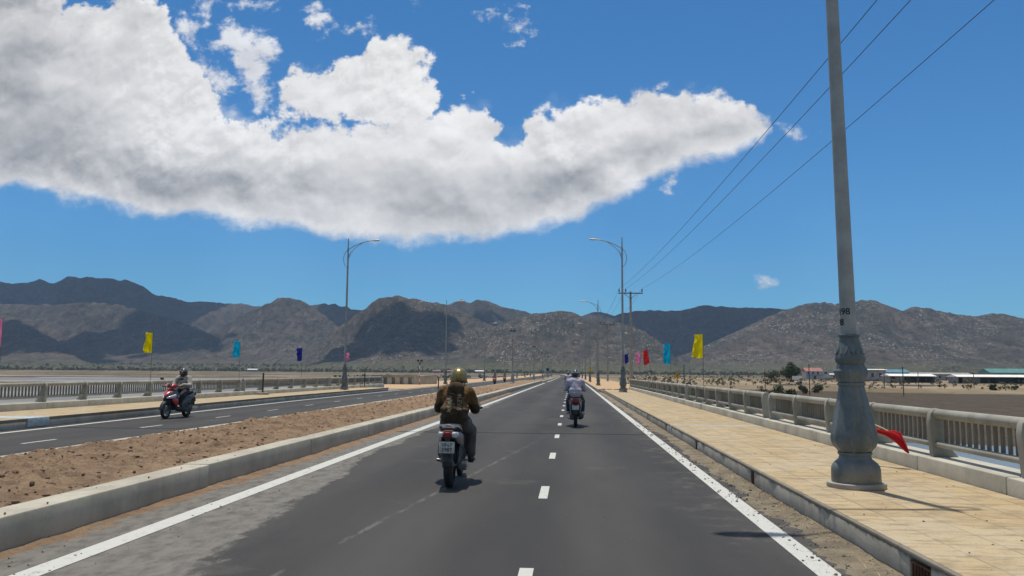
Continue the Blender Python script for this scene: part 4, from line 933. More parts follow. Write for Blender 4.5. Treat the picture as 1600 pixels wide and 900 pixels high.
SH = [(16.2, 92, 1.5, 3.2, 'olive', 'wide olive shrub behind the yellow flag'), (20.2, 100, 1.2, 2.2, 'dryleaf', 'small dry shrub right of the olive shrub'), (23.5, 104, 2.2, 2.4, 'dryleaf', 'tall dry brown shrub above the right railing'), (27, 112, 1.6, 3.0, 'dryleaf', 'broad dry shrub on the sandy bank'), (31, 120, 2.4, 2.2, 'olive', 'upright grey green shrub on the bank'),
      (47.5, 170, 2.0, 1.5, 'olive', 'small bush left of the lamp shaft beside a post'), (53.5, 180, 2.2, 1.7, 'olive', 'small bush left of the lamp shaft near the gate'), (98, 196, 1.3, 1.5, 'leaf', 'round green bush on the far bank'), (106, 202, 1.1, 1.2, 'leaf', 'second green bush on the far bank'), (118, 200, 1.1, 1.6, 'olive', 'third low bush on the far bank at the right'),
      (35, 140, 1.4, 2.6, 'dryleaf', 'low dry scrub past the bank'), (12.5, 110, 1.0, 1.8, 'dryleaf', 'low dry scrub beside the power pole')]
for i, (x, y, h, w_, mt, lab) in enumerate(SH):
    z = gz(x, y); t = empty('shrub', (x, y, z - .05)); tag(t, lab, 'shrub', 'scattered shrubs on the right bank'); leaves(900, (w_ * .75, w_ * .75, h), .17, 50 + i, 7).build('foliage', mt, t, False)
    m = MB(); r = random.Random(i)
    for _ in range(7): a = r.uniform(0, 6.3); m.tube([(0, 0, -.1), (w_ * .3 * math.cos(a), w_ * .3 * math.sin(a), h * .8)], [.035, .012], 5)
    m.build('stems', 'bark', t)
def wood(name, n, box, hr, seed, mats, lab, holes=None):
    r = random.Random(seed); m = MB(); protos = [leaves(46, (1, 1, 1), .23, 900 + k, 5) for k in range(8)]
    for _ in range(n):
        u_ = r.uniform(box[0], box[1]); y = r.uniform(box[2], box[3]); x = u_ * y
        h = r.uniform(*hr) * (.6 + .8 * r.random() ** 2); w_ = h * r.uniform(.5, .95); p = r.choice(protos)
        z = gz(x, y) if y < 1400 else -1.5 + 16 * float(sstep(1350, 1900, y))
        a = r.uniform(0, 6.3); ca, sa = math.cos(a), math.sin(a)
        m.add([(x + w_ * (q[0] * ca - q[1] * sa), y + w_ * (q[0] * sa + q[1] * ca), z + h * q[2]) for q in p.v], p.f, r.choice((0, 0, 1)))
    tag(m.build(name, mats, None, False), lab, None, None, 'stuff')
wood('distant_woodland', 5200, (-.78, .62, 1060, 2000), (2.2, 5.5), 77, ['farleaf', 'dryleaf'], 'belt of low trees and scrub along the foot of the hills')
wood('distant_mangrove', 150, (-.30, -.05, 520, 560), (1.5, 2.6), 78, ['leaf', 'olive'], 'dark strip of bushes at the water edge beyond the left pavement')
wood('bank_scrub', 1300, (.06, .62, 190, 950), (.6, 1.7), 79, ['dryleaf', 'olive'], 'dry scrub dotted over the sandy plain at the right')

# ------------------------------------------------------------------ buildings on the right bank
def house(x, y, rz, lab):
    z = gz(x, y); t = empty('village_house', (x, y, z), rz); tag(t, lab, 'house'); m = MB(); m.b2(-6, 5, -4, 4, -.5, 5.6); m.b2(5, 9.5, -3.4, 3.4, -.5, 6.2); m.add([(-6, -4, 5.6), (-6, 4, 5.6), (5, 4, 5.6), (5, -4, 5.6), (-6, 0, 7.4), (5, 0, 7.4)], [(0, 1, 4), (2, 3, 5)]); m.build('wall', 'wall', t, False)
    m = MB(); m.add([(-6.6, -4.7, 5.35), (5.2, -4.7, 5.35), (5.2, 0, 7.62), (-6.6, 0, 7.62), (-6.6, 4.7, 5.35), (5.2, 4.7, 5.35), (-6.6, -4.7, 5.2), (5.2, -4.7, 5.2), (5.2, 4.7, 5.2), (-6.6, 4.7, 5.2)], [(0, 1, 2, 3), (3, 2, 5, 4), (0, 3, 4, 9, 6), (1, 7, 8, 5, 2), (0, 6, 7, 1), (4, 5, 8, 9), (6, 9, 8, 7)]); m.build('roof', 'redroof', t, False)
    m = MB(); m.b2(-6.1, 5.1, -5.4, -4, 2.7, 2.9); m.build('awning', 'blueroof', t, False)
    for a in (-4.4, -1.4, 1.8):
        m = MB(); m.b2(a - .6, a + .6, -4.06, -3.95, 3.4, 4.9); m.build('window', 'window', t, False)
    m = MB(); m.b2(-1, .6, -4.06, -3.95, -.3, 2.2); m.build('door', 'window', t, False)
    m = MB(); m.b2(6.3, 8.2, -3.46, -3.35, 3.6, 5.0); m.build('window', 'window', t, False)
    return t
house(160, 548, rad(4), 'white two storey house with a red roof beside the dark tree')
def shed(x, y, w_, dp, h, rz, roof, lab, posts=True, wallm='greywall', pitch=.8, name='open_shed', cat='shed'):
    z = gz(x, y); t = empty(name, (x, y, z), rz); tag(t, lab, cat)
    m = MB(); o_ = .7; m.add([(-w_ / 2 - o_, -dp / 2 - o_, h - .1), (w_ / 2 + o_, -dp / 2 - o_, h - .1), (w_ / 2 + o_, 0, h + pitch), (-w_ / 2 - o_, 0, h + pitch), (-w_ / 2 - o_, dp / 2 + o_, h - .1), (w_ / 2 + o_, dp / 2 + o_, h - .1), (-w_ / 2 - o_, -dp / 2 - o_, h - .25), (w_ / 2 + o_, -dp / 2 - o_, h - .25), (w_ / 2 + o_, dp / 2 + o_, h - .25), (-w_ / 2 - o_, dp / 2 + o_, h - .25)], [(0, 1, 2, 3), (3, 2, 5, 4), (0, 3, 4, 9, 6), (1, 7, 8, 5, 2), (0, 6, 7, 1), (4, 5, 8, 9), (6, 9, 8, 7)]); m.build('roof', roof, t, False)
    if posts:
        m = MB(); m.b2(-w_ / 2, w_ / 2, dp / 2 - .15, dp / 2, -.6, h - .2); m.b2(-w_ / 2, -w_ / 2 + .15, -dp / 2 + .4, dp / 2 - .2, -.6, h - .2); m.b2(w_ / 2 - .15, w_ / 2, -dp / 2 + .4, dp / 2 - .2, -.6, h - .2); m.b2(-w_ / 2 + 2, -w_ / 2 + w_ * .32, -dp / 2 + .9, -dp / 2 + 1.05, -.6, h - .3); m.build('wall', wallm, t, False)
        n = max(3, int(w_ / 3.5))
        for k in range(n + 1):
            m = MB(); px_ = -w_ / 2 + w_ * k / n; m.b2(px_ - .1, px_ + .1, -dp / 2, -dp / 2 + .2, -.6, h - .2); m.build('post', 'timber', t, False)
    else:
        m = MB(); m.b2(-w_ / 2, w_ / 2, -dp / 2, dp / 2, -.6, h - .2); m.add([(-w_ / 2, -dp / 2, h - .2), (-w_ / 2, dp / 2, h - .2), (-w_ / 2, 0, h + pitch - .12), (w_ / 2, -dp / 2, h - .2), (w_ / 2, dp / 2, h - .2), (w_ / 2, 0, h + pitch - .12)], [(0, 1, 2), (3, 5, 4)]); m.build('wall', wallm, t, False)
        for k in range(max(2, int(w_ / 4))):
            px_ = -w_ / 2 + 2 + 4 * k
            if px_ < w_ / 2 - 1: m = MB(); m.b2(px_ - .6, px_ + .6, -dp / 2 - .05, -dp / 2 + .05, h * .35, h * .7); m.build('window', 'window', t, False)
    return t
shed(142, 352, 17.5, 10, 2.9, rad(-2), 'whiteroof', 'open shed with a pale roof, nearest right of the lamp')
shed(171, 345, 27, 10, 2.9, rad(-3), 'whiteroof', 'long open shed with a pale roof in the middle of the yard')
shed(203, 335, 20, 11, 3.0, rad(-4), 'whiteroof', 'pale roofed open shed at the right edge of the photo')
shed(176, 470, 24, 11, 5.0, rad(3), 'blueroof', 'blue roofed building behind the first shed', False, 'wall', 1.6, 'village_building', 'building')
shed(262, 470, 60, 14, 5.2, rad(-2), 'tealroof', 'teal green roofed hall behind the sheds at the right', False, 'greywall', 2.2, 'village_building', 'building')
shed(158, 440, 13, 9, 6.0, rad(2), 'whiteroof', 'grey block building beside the lamp', False, 'greywall', .3, 'village_building', 'building')
shed(180, 585, 12, 8, 3.6, 0, 'whiteroof', 'small pale roofed building right of the red roofed house', False, 'wall', .5, 'village_building', 'building')
shed(225, 520, 40, 9, 4.2, 0, 'greywall', 'long grey roofed shed behind the pale roofs', False, 'greywall', .8, 'village_building', 'building')
r = random.Random(4)
for i in range(12):
    x = 176 + i * 3.1 + r.uniform(-1, 1); y = 318 + r.uniform(-6, 4); m = MB(); z = gz(x, y)
    for k in range(9): m.box((x + r.uniform(-.9, .9), y + r.uniform(-.7, .7), z + .12 + .13 * k), (r.uniform(1.6, 2.8), .22, .13), r.uniform(-.5, .5))
    o = m.build('timber_pile', 'timber', None, False); tag(o, 'low pile of weathered timber in the yard before the pale sheds', 'timber pile', 'timber piles in the yard')
for i, (x, y, h, lab) in enumerate([(41.8, 178, 5.0, 'dark post standing on the bank left of the bushes'), (46.0, 160, 6.0, 'tall thin post left of the first small bush'), (49.2, 150, 6.6, 'first of two tall posts beside the lamp shaft'), (51.5, 152, 6.4, 'second of two tall posts beside the lamp shaft'), (77, 205, 4.0, 'short stout post right of the lamp'), (62.8, 158, 5.6, 'thin post standing in the mud right of the lamp'), (85.5, 206, 4.2, 'post on the far bank before the first shed'), (103, 215, 4.0, 'post on the far bank before the long shed')]):
    m = MB(); m.lathe([(.10, -.5), (.085, h * .96), (.11, h * .965), (.11, h), (.0, h + .02)], 8); o = m.build('timber_post', 'timber'); o.location = (x, y, gz(x, y)); tag(o, lab, 'post', 'posts along the right bank')
m = MB(); m.b2(-1.5, 1.5, -.06, .06, 1.0, 2.6); b_ = empty('notice_board', (91, 335, gz(91, 335))); tag(b_, 'pale notice board before the dark tree', 'notice board'); m.build('board', 'white', b_, False)
for sx_ in (-1.2, 1.2): m = MB(); m.b2(sx_ - .06, sx_ + .06, .061, .16, -.3, 2.5); m.build('post', 'timber', b_, False)
def strip_on(name, x0, x1, y0, y1, mat, lab):
    xs = np.linspace(x0, x1, 40); m = MB(); pts = []
    for x in xs: z = max(gz(x, y0), gz(x, y1), gz(x, (y0 + y1) / 2)) + .12; pts.append(((x, y0, z), (x, y1, z)))
    m.strip(pts); structure(m.build(name, mat, None, False), lab)
strip_on('riverside_road', 62, 112, 250, 268, 'asphalt', 'grey riverside road on the sandy bank')
blob_plane('pond_water', 21, 128, 9, 9, -1.72, 'water', 5, 'small pond among the dry shrubs')
for i, (x, y, s_) in enumerate([(-150, 1015, 14), (-118, 1030, 10), (-175, 1040, 9), (-420, 1035, 12)]):
    shed(x, y, s_, 7, 3.2, 0, ['redroof', 'whiteroof', 'redroof', 'whiteroof'][i], ['red roofed hut on the far shore', 'pale roofed hut on the far shore behind the gold helmet', 'second red roofed hut on the far shore, farther left', 'lone pale hut on the left far shore'][i], False, 'wall', .9, 'village_building', 'building')

# ------------------------------------------------------------------ cumulus added beyond the frame, set along the sun to shade the hills
def cumulus(cx, cy, rx, ry, zc, seed, lab):
    r = random.Random(seed); m = MB()
    for _ in range(26):
        a = r.uniform(0, 6.3); q = r.random() ** .6; s_ = r.uniform(.28, .5)
        m.ell((q * rx * .8 * math.cos(a), q * ry * .8 * math.sin(a), r.uniform(0, 60)), (rx * s_, ry * s_, 55 + 60 * r.random()), 14, 8)
    for _ in range(34):
        a = r.uniform(0, 6.3); q = r.uniform(.7, 1.25); s_ = r.uniform(.07, .2)
        m.ell((q * rx * math.cos(a), q * ry * math.sin(a), r.uniform(0, 40)), (rx * s_, ry * s_, 30), 12, 6)
    o = m.build('cloud', 'cloud'); o.location = (cx, cy, zc); tag(o, lab, None, None, 'stuff')
def shade(px, py, D, rx, ry, seed, zc=2700):
    u_, v_ = uv(px, py); h_ = v_ * D; k = zc - h_; cumulus(u_ * D + k * SUNV.x / SUNV.z, D + k * SUNV.y / SUNV.z, rx, ry, zc, seed, f'unseen cumulus added high up to shade the hills, {["western end", "north west", "over the left spur", "over the round hill", "over the saddle", "over the dark ridge", "over the far ridge", "over the eastern foothill", "north of the round hill"][seed % 9]}')
shade(120, 450, 3400, 620, 380, 0); shade(60, 540, 2050, 150, 170, 2); shade(220, 530, 2450, 230, 200, 1)
shade(600, 530, 1990, 165, 190, 3); shade(1090, 515, 2950, 360, 420, 5); shade(760, 485, 2900, 120, 150, 4); shade(540, 490, 3400, 200, 250, 8); shade(1180, 485, 3300, 260, 200, 6)

# ------------------------------------------------------------------ motorbikes (local: +Y ahead, rear tyre contact at the origin)
def wheel(t, y, r, tr, w, mat, spokes=6, name='wheel'):
    m = MB(); n = 40; rr = []
    for i in range(n + 1):
        a = 2 * PI * i / n; c = Vector((0, y + (r - tr) * math.cos(a), r + (r - tr) * math.sin(a))); d = Vector((0, math.cos(a), math.sin(a)))
        rr.append([c + d * (tr * math.sin(2 * PI * j / 12)) + Vector((w * math.cos(2 * PI * j / 12), 0, 0)) for j in range(12)])
    m.rings(rr, True, False)
    for i in range(44):     # tread blocks
        a = 2 * PI * i / 44
        for sx_ in (-1, 1):
            c = Vector((sx_ * w * .45, y + (r - .002) * math.cos(a), r + (r - .002) * math.sin(a))); m.box(c, (w * .55, .022, .007), Matrix.Rotation(a - PI / 2, 3, 'X') @ Matrix.Rotation(sx_ * .5, 3, 'Z'))
    tyre = m.build(name, 'tyre', t)
    m = MB(); ri = r - tr * 1.75; rr = []
    for i in range(n + 1):
        a = 2 * PI * i / n
        rr.append([(x, y + (ri + k) * math.cos(a), r + (ri + k) * math.sin(a)) for x, k in ((-.03, .012), (-.028, -.012), (.028, -.012), (.03, .012))])
    m.rings(rr, True, False)
    m.tube([(-.055, y, r), (.055, y, r)], .05, 16); m.tube([(-.085, y, r), (.085, y, r)], .014, 10)
    for k in range(spokes):
        a = 2 * PI * k / spokes + .2
        for sx_ in (-1, 1) if spokes > 8 else (0,): m.tube([(sx_ * .03, y + .045 * math.cos(a), r + .045 * math.sin(a)), (0, y + ri * math.cos(a + .12), r + ri * math.sin(a + .12))], .006 if spokes > 8 else .016, 6)
    m.build('rim', mat, tyre); return tyre
def fender(t, y, r, off, w, a0, a1, mat, name):
    m = MB(); n = 18; rr = []
    for i in range(n + 1):
        a = rad(a0 + (a1 - a0) * i / n); R = r + off; ring = []
        for x, k in ((-w, -.055), (-w, -.02), (-w * .7, .012), (0, .022), (w * .7, .012), (w, -.02), (w, -.055), (w * .9, -.055), (w * .9, -.022), (0, .012), (-w * .9, -.022), (-w * .9, -.055)): ring.append((x, y + (R + k) * math.cos(a), r + (R + k) * math.sin(a)))
        rr.append(ring)
    m.rings(rr); return m.build(name, mat, t)
def bars(t, y, z, w, dark='blackplastic', mirrors=True, levers=True):
    m = MB(); m.tube([(-w, y - .10, z), (-w * .55, y - .05, z + .005), (-.07, y, z - .05), (.07, y, z - .05), (w * .55, y - .05, z + .005), (w, y - .10, z)], .012, 10); hb = m.build('handlebar', 'steel', t)
    for s in (-1, 1):
        m = MB(); m.tube([(s * (w - .13), y - .078, z + .002), (s * (w + .012), y - .102, z)], [.018, .018], 12); m.ell((s * (w + .018), y - .103, z), (.012, .02, .02), 10, 6); m.build('grip', 'blackplastic', hb)
        m = MB(); m.box((s * (w - .155), y - .07, z), (.05, .04, .045)); 
        if levers: m.tube([(s * (w - .15), y - .05, z - .005), (s * (w - .1), y - .02, z - .012), (s * w, y - .035, z - .02)], [.008, .008, .006], 8)
        m.build('lever', 'blackplastic', hb)
        if mirrors:
            m = MB(); m.tube([(s * (w - .15), y - .06, z + .02), (s * (w - .1), y - .03, z + .14), (s * (w - .02), y - .02, z + .2)], .006, 6); m.ell((s * (w + .02), y - .02, z + .235), (.065, .02, .042), 14, 8); m.build('mirror', 'blackplastic', hb)
    return hb
def plate(t, y, z, lean, line1, line2, w=.19, h=.14):
    m = MB(); m.box((0, 0, 0), (w, .004, h)); p = m.build('number_plate', 'plate', t, True, .0015); p.location = (0, y, z); p.rotation_euler = (rad(lean), 0, 0)
    if line1:
        text_mesh(line1, h * .40, 'ink', p, 'plate_lettering', (0, -.0035, h * .21), (PI / 2, 0, 0), None, .0008); text_mesh(line2, h * .46, 'ink', p, 'plate_lettering', (0, -.0035, -h * .22), (PI / 2, 0, 0), None, .0008)
    return p
def underbone(lab):
    t = empty('motorbike', (0, 0, 0)); tag(t, lab, 'motorbike')
    r = .282
    wheel(t, 0, r, .05, .056, 'alu', 18); wheel(t, 1.23, r, .040, .038, 'alu', 18)
    m = MB()
    for s in (-1, 1): m.tube([(s * .075, 0, r), (s * .085, .2, .31), (s * .06, .45, .36)], .018, 8)
    m.build('swing_arm', 'blackplastic', t)
    for s in (-1, 1):
        m = MB(); m.tube([(s * .115, .01, r + .03), (s * .115, .11, .62)], .014, 10)
        for k in range(9): m.tube([(s * .115, .01 + .006 * k + .03, .40 + .022 * k), (s * .115, .014 + .006 * k + .03, .41 + .022 * k)], .028, 12)
        m.build('shock_absorber', 'steel', t)
    m = MB(); m.loft([(-.02, .30, .015, .055, .6, -.085), (.2, .31, .018, .045, .6, -.085), (.44, .34, .015, .06, .6, -.085)], 12); m.build('chain_case', 'blackplastic', t)
    fender(t, 0, r, .045, .062, 20, 168, 'blackplastic', 'rear_mudguard')
    m = MB(); m.loft([(-.245, .52, .058, .05, .5), (-.26, .44, .052, .03, .5), (-.275, .36, .046, .02, .5)][::-1] if False else [(-.30, .42, .056, .115, .35), (-.275, .43, .060, .13, .35), (-.235, .45, .060, .13, .35)], 14); m.build('mud_flap', 'blackplastic', t)
    m = MB(); m.loft([(.46, .37, .09, .09, .6), (.52, .38, .13, .12, .6), (.64, .37, .14, .115, .6), (.74, .36, .11, .09, .6), (.86, .38, .07, .07, .7)], 16); m.build('engine', 'engine', t)
    m = MB(); m.tube([(.06, .84, .36), (.12, .80, .24), (.15, .62, .2), (.165, .35, .22)], .02, 10); m.tube([(.165, .36, .22), (.168, .22, .245), (.172, -.05, .285), (.172, -.16, .302), (.172, -.17, .303)], [.028, .05, .056, .054, .025], 16); ex = m.build('exhaust', 'engine', t)
    m = MB(); m.loft([(-.08, .30, .018, .05, .7, .212), (.08, .285, .022, .052, .7, .216), (.26, .26, .014, .04, .7, .208)], 14); m.build('heat_shield', 'chrome', ex)
    # bodywork
    m = MB(); m.loft([(.98, .62, .03, .03, .8), (.94, .60, .05, .06, .8), (.8, .50, .06, .07, .8), (.62, .52, .065, .08, .8), (.45, .60, .08, .09, .7), (.3, .66, .09, .08, .7)], 16); m.build('frame_cover', 'blueblack', t)
    for s in (-1, 1):
        m = MB(); m.loft([(-.30, .70, .012, .03, .7, s * .075), (-.15, .66, .022, .065, .7, s * .10), (.05, .62, .028, .085, .7, s * .125), (.28, .57, .028, .10, .7, s * .125), (.5, .53, .016, .06, .7, s * .10)], 14); m.build('side_cover', 'silver', t)
    m = MB(); m.loft([(-.33, .705, .06, .035, .6), (-.25, .70, .085, .055, .6), (-.08, .68, .105, .07, .6), (.1, .67, .11, .07, .6), (.3, .67, .10, .06, .6)], 20); m.build('tail_cowl', 'silver', t)
    m = MB(); m.loft([(-.24, .762, .075, .02, .6), (-.18, .772, .115, .035, .6), (.0, .772, .13, .045, .6), (.16, .765, .128, .045, .6), (.3, .75, .115, .042, .6), (.46, .735, .085, .04, .6), (.56, .74, .04, .025, .6)], 22); m.build('seat', 'seatvinyl', t)
    m = MB(); m.tube([(.13, .12, .72), (.135, -.05, .765), (.12, -.22, .80), (.085, -.31, .815), (0, -.33, .82), (-.085, -.31, .815), (-.12, -.22, .80), (-.135, -.05, .765), (-.13, .12, .72)], .015, 10); m.build('grab_rail', 'chrome', t)
    m = MB(); m.loft([(-.385, .70, .040, .028, .45), (-.375, .70, .052, .038, .45), (-.30, .705, .058, .044, .45)], 18); tl = m.build('tail_light', 'tail', t)
    for s in (-1, 1):
        m = MB(); m.loft([(-.372, .70, .016, .024, .6, s * .076), (-.35, .70, .034, .038, .6, s * .088), (-.25, .70, .03, .035, .6, s * .105)], 14); m.build('turn_signal', 'clear', t)
    plate(t, -.385, .545, -8, '59-L7', '5987', .20, .145)
    m = MB(); m.b2(-.03, .03, -.375, -.30, .56, .66); m.build('plate_bracket', 'blackplastic', t)
    m = MB(); m.loft([(.92, .60, .19, .25, .5), (.96, .64, .20, .24, .5), (1.0, .68, .16, .20, .5)], 20); m.build('leg_shield', 'blueblack', t)
    m = MB(); m.loft([(.90, .96, .10, .04, .6), (.96, .97, .13, .07, .6), (1.05, .95, .11, .075, .6), (1.10, .94, .06, .05, .6)], 18); hc = m.build('handlebar_cowl', 'silver', t)
    m = MB(); m.ell((0, 1.09, .94), (.075, .04, .055), 16, 8); m.build('headlight', 'clear', hc)
    for s in (-1, 1):
        m = MB(); m.tube([(s * .075, 1.23, r), (s * .075, 1.12, .5), (s * .06, 1.03, .78)], [.022, .02, .02], 10); m.build('fork', 'blackplastic', t)
    fender(t, 1.23, r, .035, .052, 10, 150, 'blueblack', 'front_mudguard'); bars(t, 1.0, 1.0, .31, mirrors=False)
    for s in (-1, 1):
        m = MB(); m.tube([(s * .10, .24, .315), (s * .21, .24, .325)], .018, 10); m.tube([(s * .09, .24, .315), (s * .09, .4, .36)], .014, 8); m.build('passenger_peg', 'steel', t)
        m = MB(); m.tube([(s * .08, .62, .27), (s * .25, .62, .275)], .02, 10); m.build('foot_peg', 'blackplastic', t)
    return t
def scooter(lab, paintm='redpaint', low='greypaint', plate_txt=('', ''), mirrors=True):
    t = empty('motor_scooter', (0, 0, 0)); tag(t, lab, 'scooter'); r = .255
    wheel(t, 0, r, .055, .052, 'alu', 6); wheel(t, 1.26, r, .048, .045, 'alu', 6)
    m = MB(); m.loft([(-.1, .28, .055, .07, .6, -.10), (.05, .29, .065, .10, .6, -.10), (.3, .30, .07, .12, .6, -.08), (.5, .30, .09, .11, .6, -.02), (.58, .30, .06, .07, .6)], 16); m.build('engine', 'engine', t)
    m = MB(); m.tube([(.06, .5, .22), (.14, .4, .2), (.15, .22, .24)], .02, 10); m.loft([(-.22, .335, .05, .05, .8, .165), (-.2, .335, .066, .068, .8, .165), (.05, .30, .07, .075, .8, .160), (.25, .26, .05, .055, .8, .15)], 16); m.build('exhaust', 'engine', t)
    m = MB(); m.loft([(.03, .46, .06, .05, .6), (-.14, .50, .075, .06, .6), (-.28, .44, .07, .045, .6)], 14); m.build('rear_mudguard', 'blackplastic', t)
    for s in (-1, 1):
        m = MB(); m.tube([(s * .12, -.02, r + .04), (s * .13, .06, .6)], [.02, .026], 10); m.build('shock_absorber', 'steel', t)
    m = MB(); m.loft([(-.40, .77, .045, .04, .7), (-.30, .745, .11, .075, .65), (-.12, .67, .155, .12, .6), (.08, .60, .17, .15, .6), (.28, .52, .165, .17, .6), (.44, .44, .15, .15, .6), (.52, .38, .13, .09, .6)], 22); body = m.build('rear_body', low, t)
    for s in (-1, 1):
        m = MB(); m.loft([(-.43, .80, .010, .014, .8, s * .07), (-.3, .79, .014, .022, .8, s * .115), (-.05, .71, .014, .03, .8, s * .172), (.15, .64, .01, .02, .8, s * .178)], 10); m.build('side_stripe', 'silver', body)
    m = MB(); m.loft([(-.30, .83, .08, .02, .6), (-.2, .825, .125, .045, .6), (0, .80, .15, .05, .6), (.2, .775, .15, .05, .6), (.38, .755, .12, .05, .6), (.5, .73, .07, .04, .6)], 20); m.build('seat', 'seatvinyl', t)
    m = MB(); m.tube([(.14, -.1, .80), (.13, -.33, .875), (.05, -.42, .885), (-.05, -.42, .885), (-.13, -.33, .875), (-.14, -.1, .80)], .016, 10); m.build('grab_rail', 'silver', t)
    m = MB(); m.loft([(-.44, .73, .05, .04, .8), (-.42, .735, .10, .062, .7), (-.34, .74, .125, .07, .7)], 18); m.build('tail_light', 'tail', t)
    plate(t, -.40, .56, -14, plate_txt[0], plate_txt[1], .19, .14)
    m = MB(); m.loft([(-.39, .50, .075, .13, .5), (-.34, .56, .08, .16, .5), (-.26, .58, .07, .12, .5)], 14); m.build('plate_holder', 'blackplastic', t)
    m = MB(); m.loft([(.46, .30, .17, .05, .4), (.62, .29, .175, .045, .4), (.84, .30, .17, .05, .4), (.92, .36, .15, .09, .5)], 18); m.build('floorboard', 'blackplastic', t)
    # front shield with its pointed apron, split headlights and lower nose
    m = MB(); m.loft([(.84, .60, .17, .27, .5), (.92, .64, .215, .26, .55), (1.02, .70, .20, .20, .6), (1.14, .72, .15, .13, .7), (1.26, .70, .09, .075, .8), (1.33, .67, .03, .03, .9)], 24); ap = m.build('front_apron', low, t)
    m = MB(); m.loft([(.98, .83, .10, .09, .7), (1.08, .81, .115, .085, .7), (1.18, .775, .10, .07, .7), (1.29, .735, .055, .045, .8), (1.36, .70, .012, .015, 1)], 20); m.build('nose_panel', paintm, ap)
    for s in (-1, 1):
        m = MB(); m.loft([(1.05, .70, .03, .06, .8, s * .185), (1.16, .68, .035, .05, .8, s * .150), (1.27, .655, .024, .034, .8, s * .095), (1.33, .64, .01, .014, .9, s * .055)], 14); m.build('headlight', 'clear', ap)
        m = MB(); m.loft([(.92, .50, .02, .10, .7, s * .2), (1.04, .54, .026, .12, .7, s * .185), (1.15, .60, .018, .06, .7, s * .15)], 12); m.build('side_wing', paintm, ap)
    m = MB(); m.loft([(1.16, .55, .07, .05, .7), (1.25, .56, .06, .04, .7), (1.31, .58, .03, .02, .8)], 14); m.build('lower_nose', 'blackplastic', ap)
    for s in (-1, 1):
        m = MB(); m.tube([(s * .075, 1.26, r), (s * .075, 1.18, .46), (s * .06, 1.08, .72)], [.026, .022, .02], 10); m.build('fork', 'blackplastic', t)
    fender(t, 1.26, r, .04, .062, 5, 150, 'blackplastic', 'front_mudguard')
    m = MB(); m.loft([(.88, 1.0, .10, .05, .6), (.95, 1.01, .16, .075, .6), (1.04, 1.0, .15, .075, .65), (1.11, .985, .08, .045, .7)], 18); m.build('handlebar_cowl', paintm, t)
    m = MB(); m.loft([(1.02, 1.075, .07, .02, .8), (1.08, 1.05, .075, .04, .8), (1.13, 1.01, .05, .02, .8)], 12); m.build('visor', 'blackplastic', t)
    bars(t, 1.0, 1.0, .31, mirrors=mirrors)
    m = MB(); m.tube([(-.08, .3, .2), (-.2, .33, .22), (-.22, .3, .24)], .012, 8); m.build('side_stand', 'steel', t)
    for k in (-1, 1): m = MB(); m.tube([(k * .14, .26, .36), (k * .27, .27, .35)], .014, 8); m.build('passenger_peg', 'steel', t)
    return t

# ------------------------------------------------------------------ riders
def fuse(m, name, mat, voxel, parent=None, smooth=6, wrinkle=0, seed=0, ws=9.):
    tmp = link('tmp', m.mesh('tmp', mat, True, 0, 0)); rm = tmp.modifiers.new('r', 'REMESH'); rm.mode = 'VOXEL'; rm.voxel_size = voxel
    sm = tmp.modifiers.new('s', 'SMOOTH'); sm.iterations = smooth; sm.factor = .5
    me = bpy.data.meshes.new_from_object(tmp.evaluated_get(bpy.context.evaluated_depsgraph_get())); bpy.data.objects.remove(tmp)
    if wrinkle:
        n = len(me.vertices); co = np.empty(n * 3); me.vertices.foreach_get('co', co); co = co.reshape(-1, 3); no = np.empty(n * 3); me.vertices.foreach_get('normal', no); no = no.reshape(-1, 3)
        a = fbm(co[:, 0] * ws + 3 * co[:, 1] + seed, co[:, 2] * ws * 1.3 + 2 * co[:, 1], 200 + seed, 4) - .5
        b = 1 - np.abs(2 * fbm(co[:, 0] * ws * .7 + co[:, 2] * 4, co[:, 2] * ws * .9 - co[:, 1] * 5, 220 + seed, 4) - 1)
        co += no * (wrinkle * (1.6 * a + 1.2 * (b - .75)))[:, None]; me.vertices.foreach_set('co', co.ravel())
    me.materials.clear(); me.materials.append(MT[mat]); me.name = name; me.shade_smooth(); me.update()
    return link(name, me, parent)
def chain(m, pts, rs, n=14):
    for i in range(len(pts) - 1): m.capsule(pts[i], pts[i + 1], rs[i], rs[i + 1], n)
def V(*a): return Vector(a)
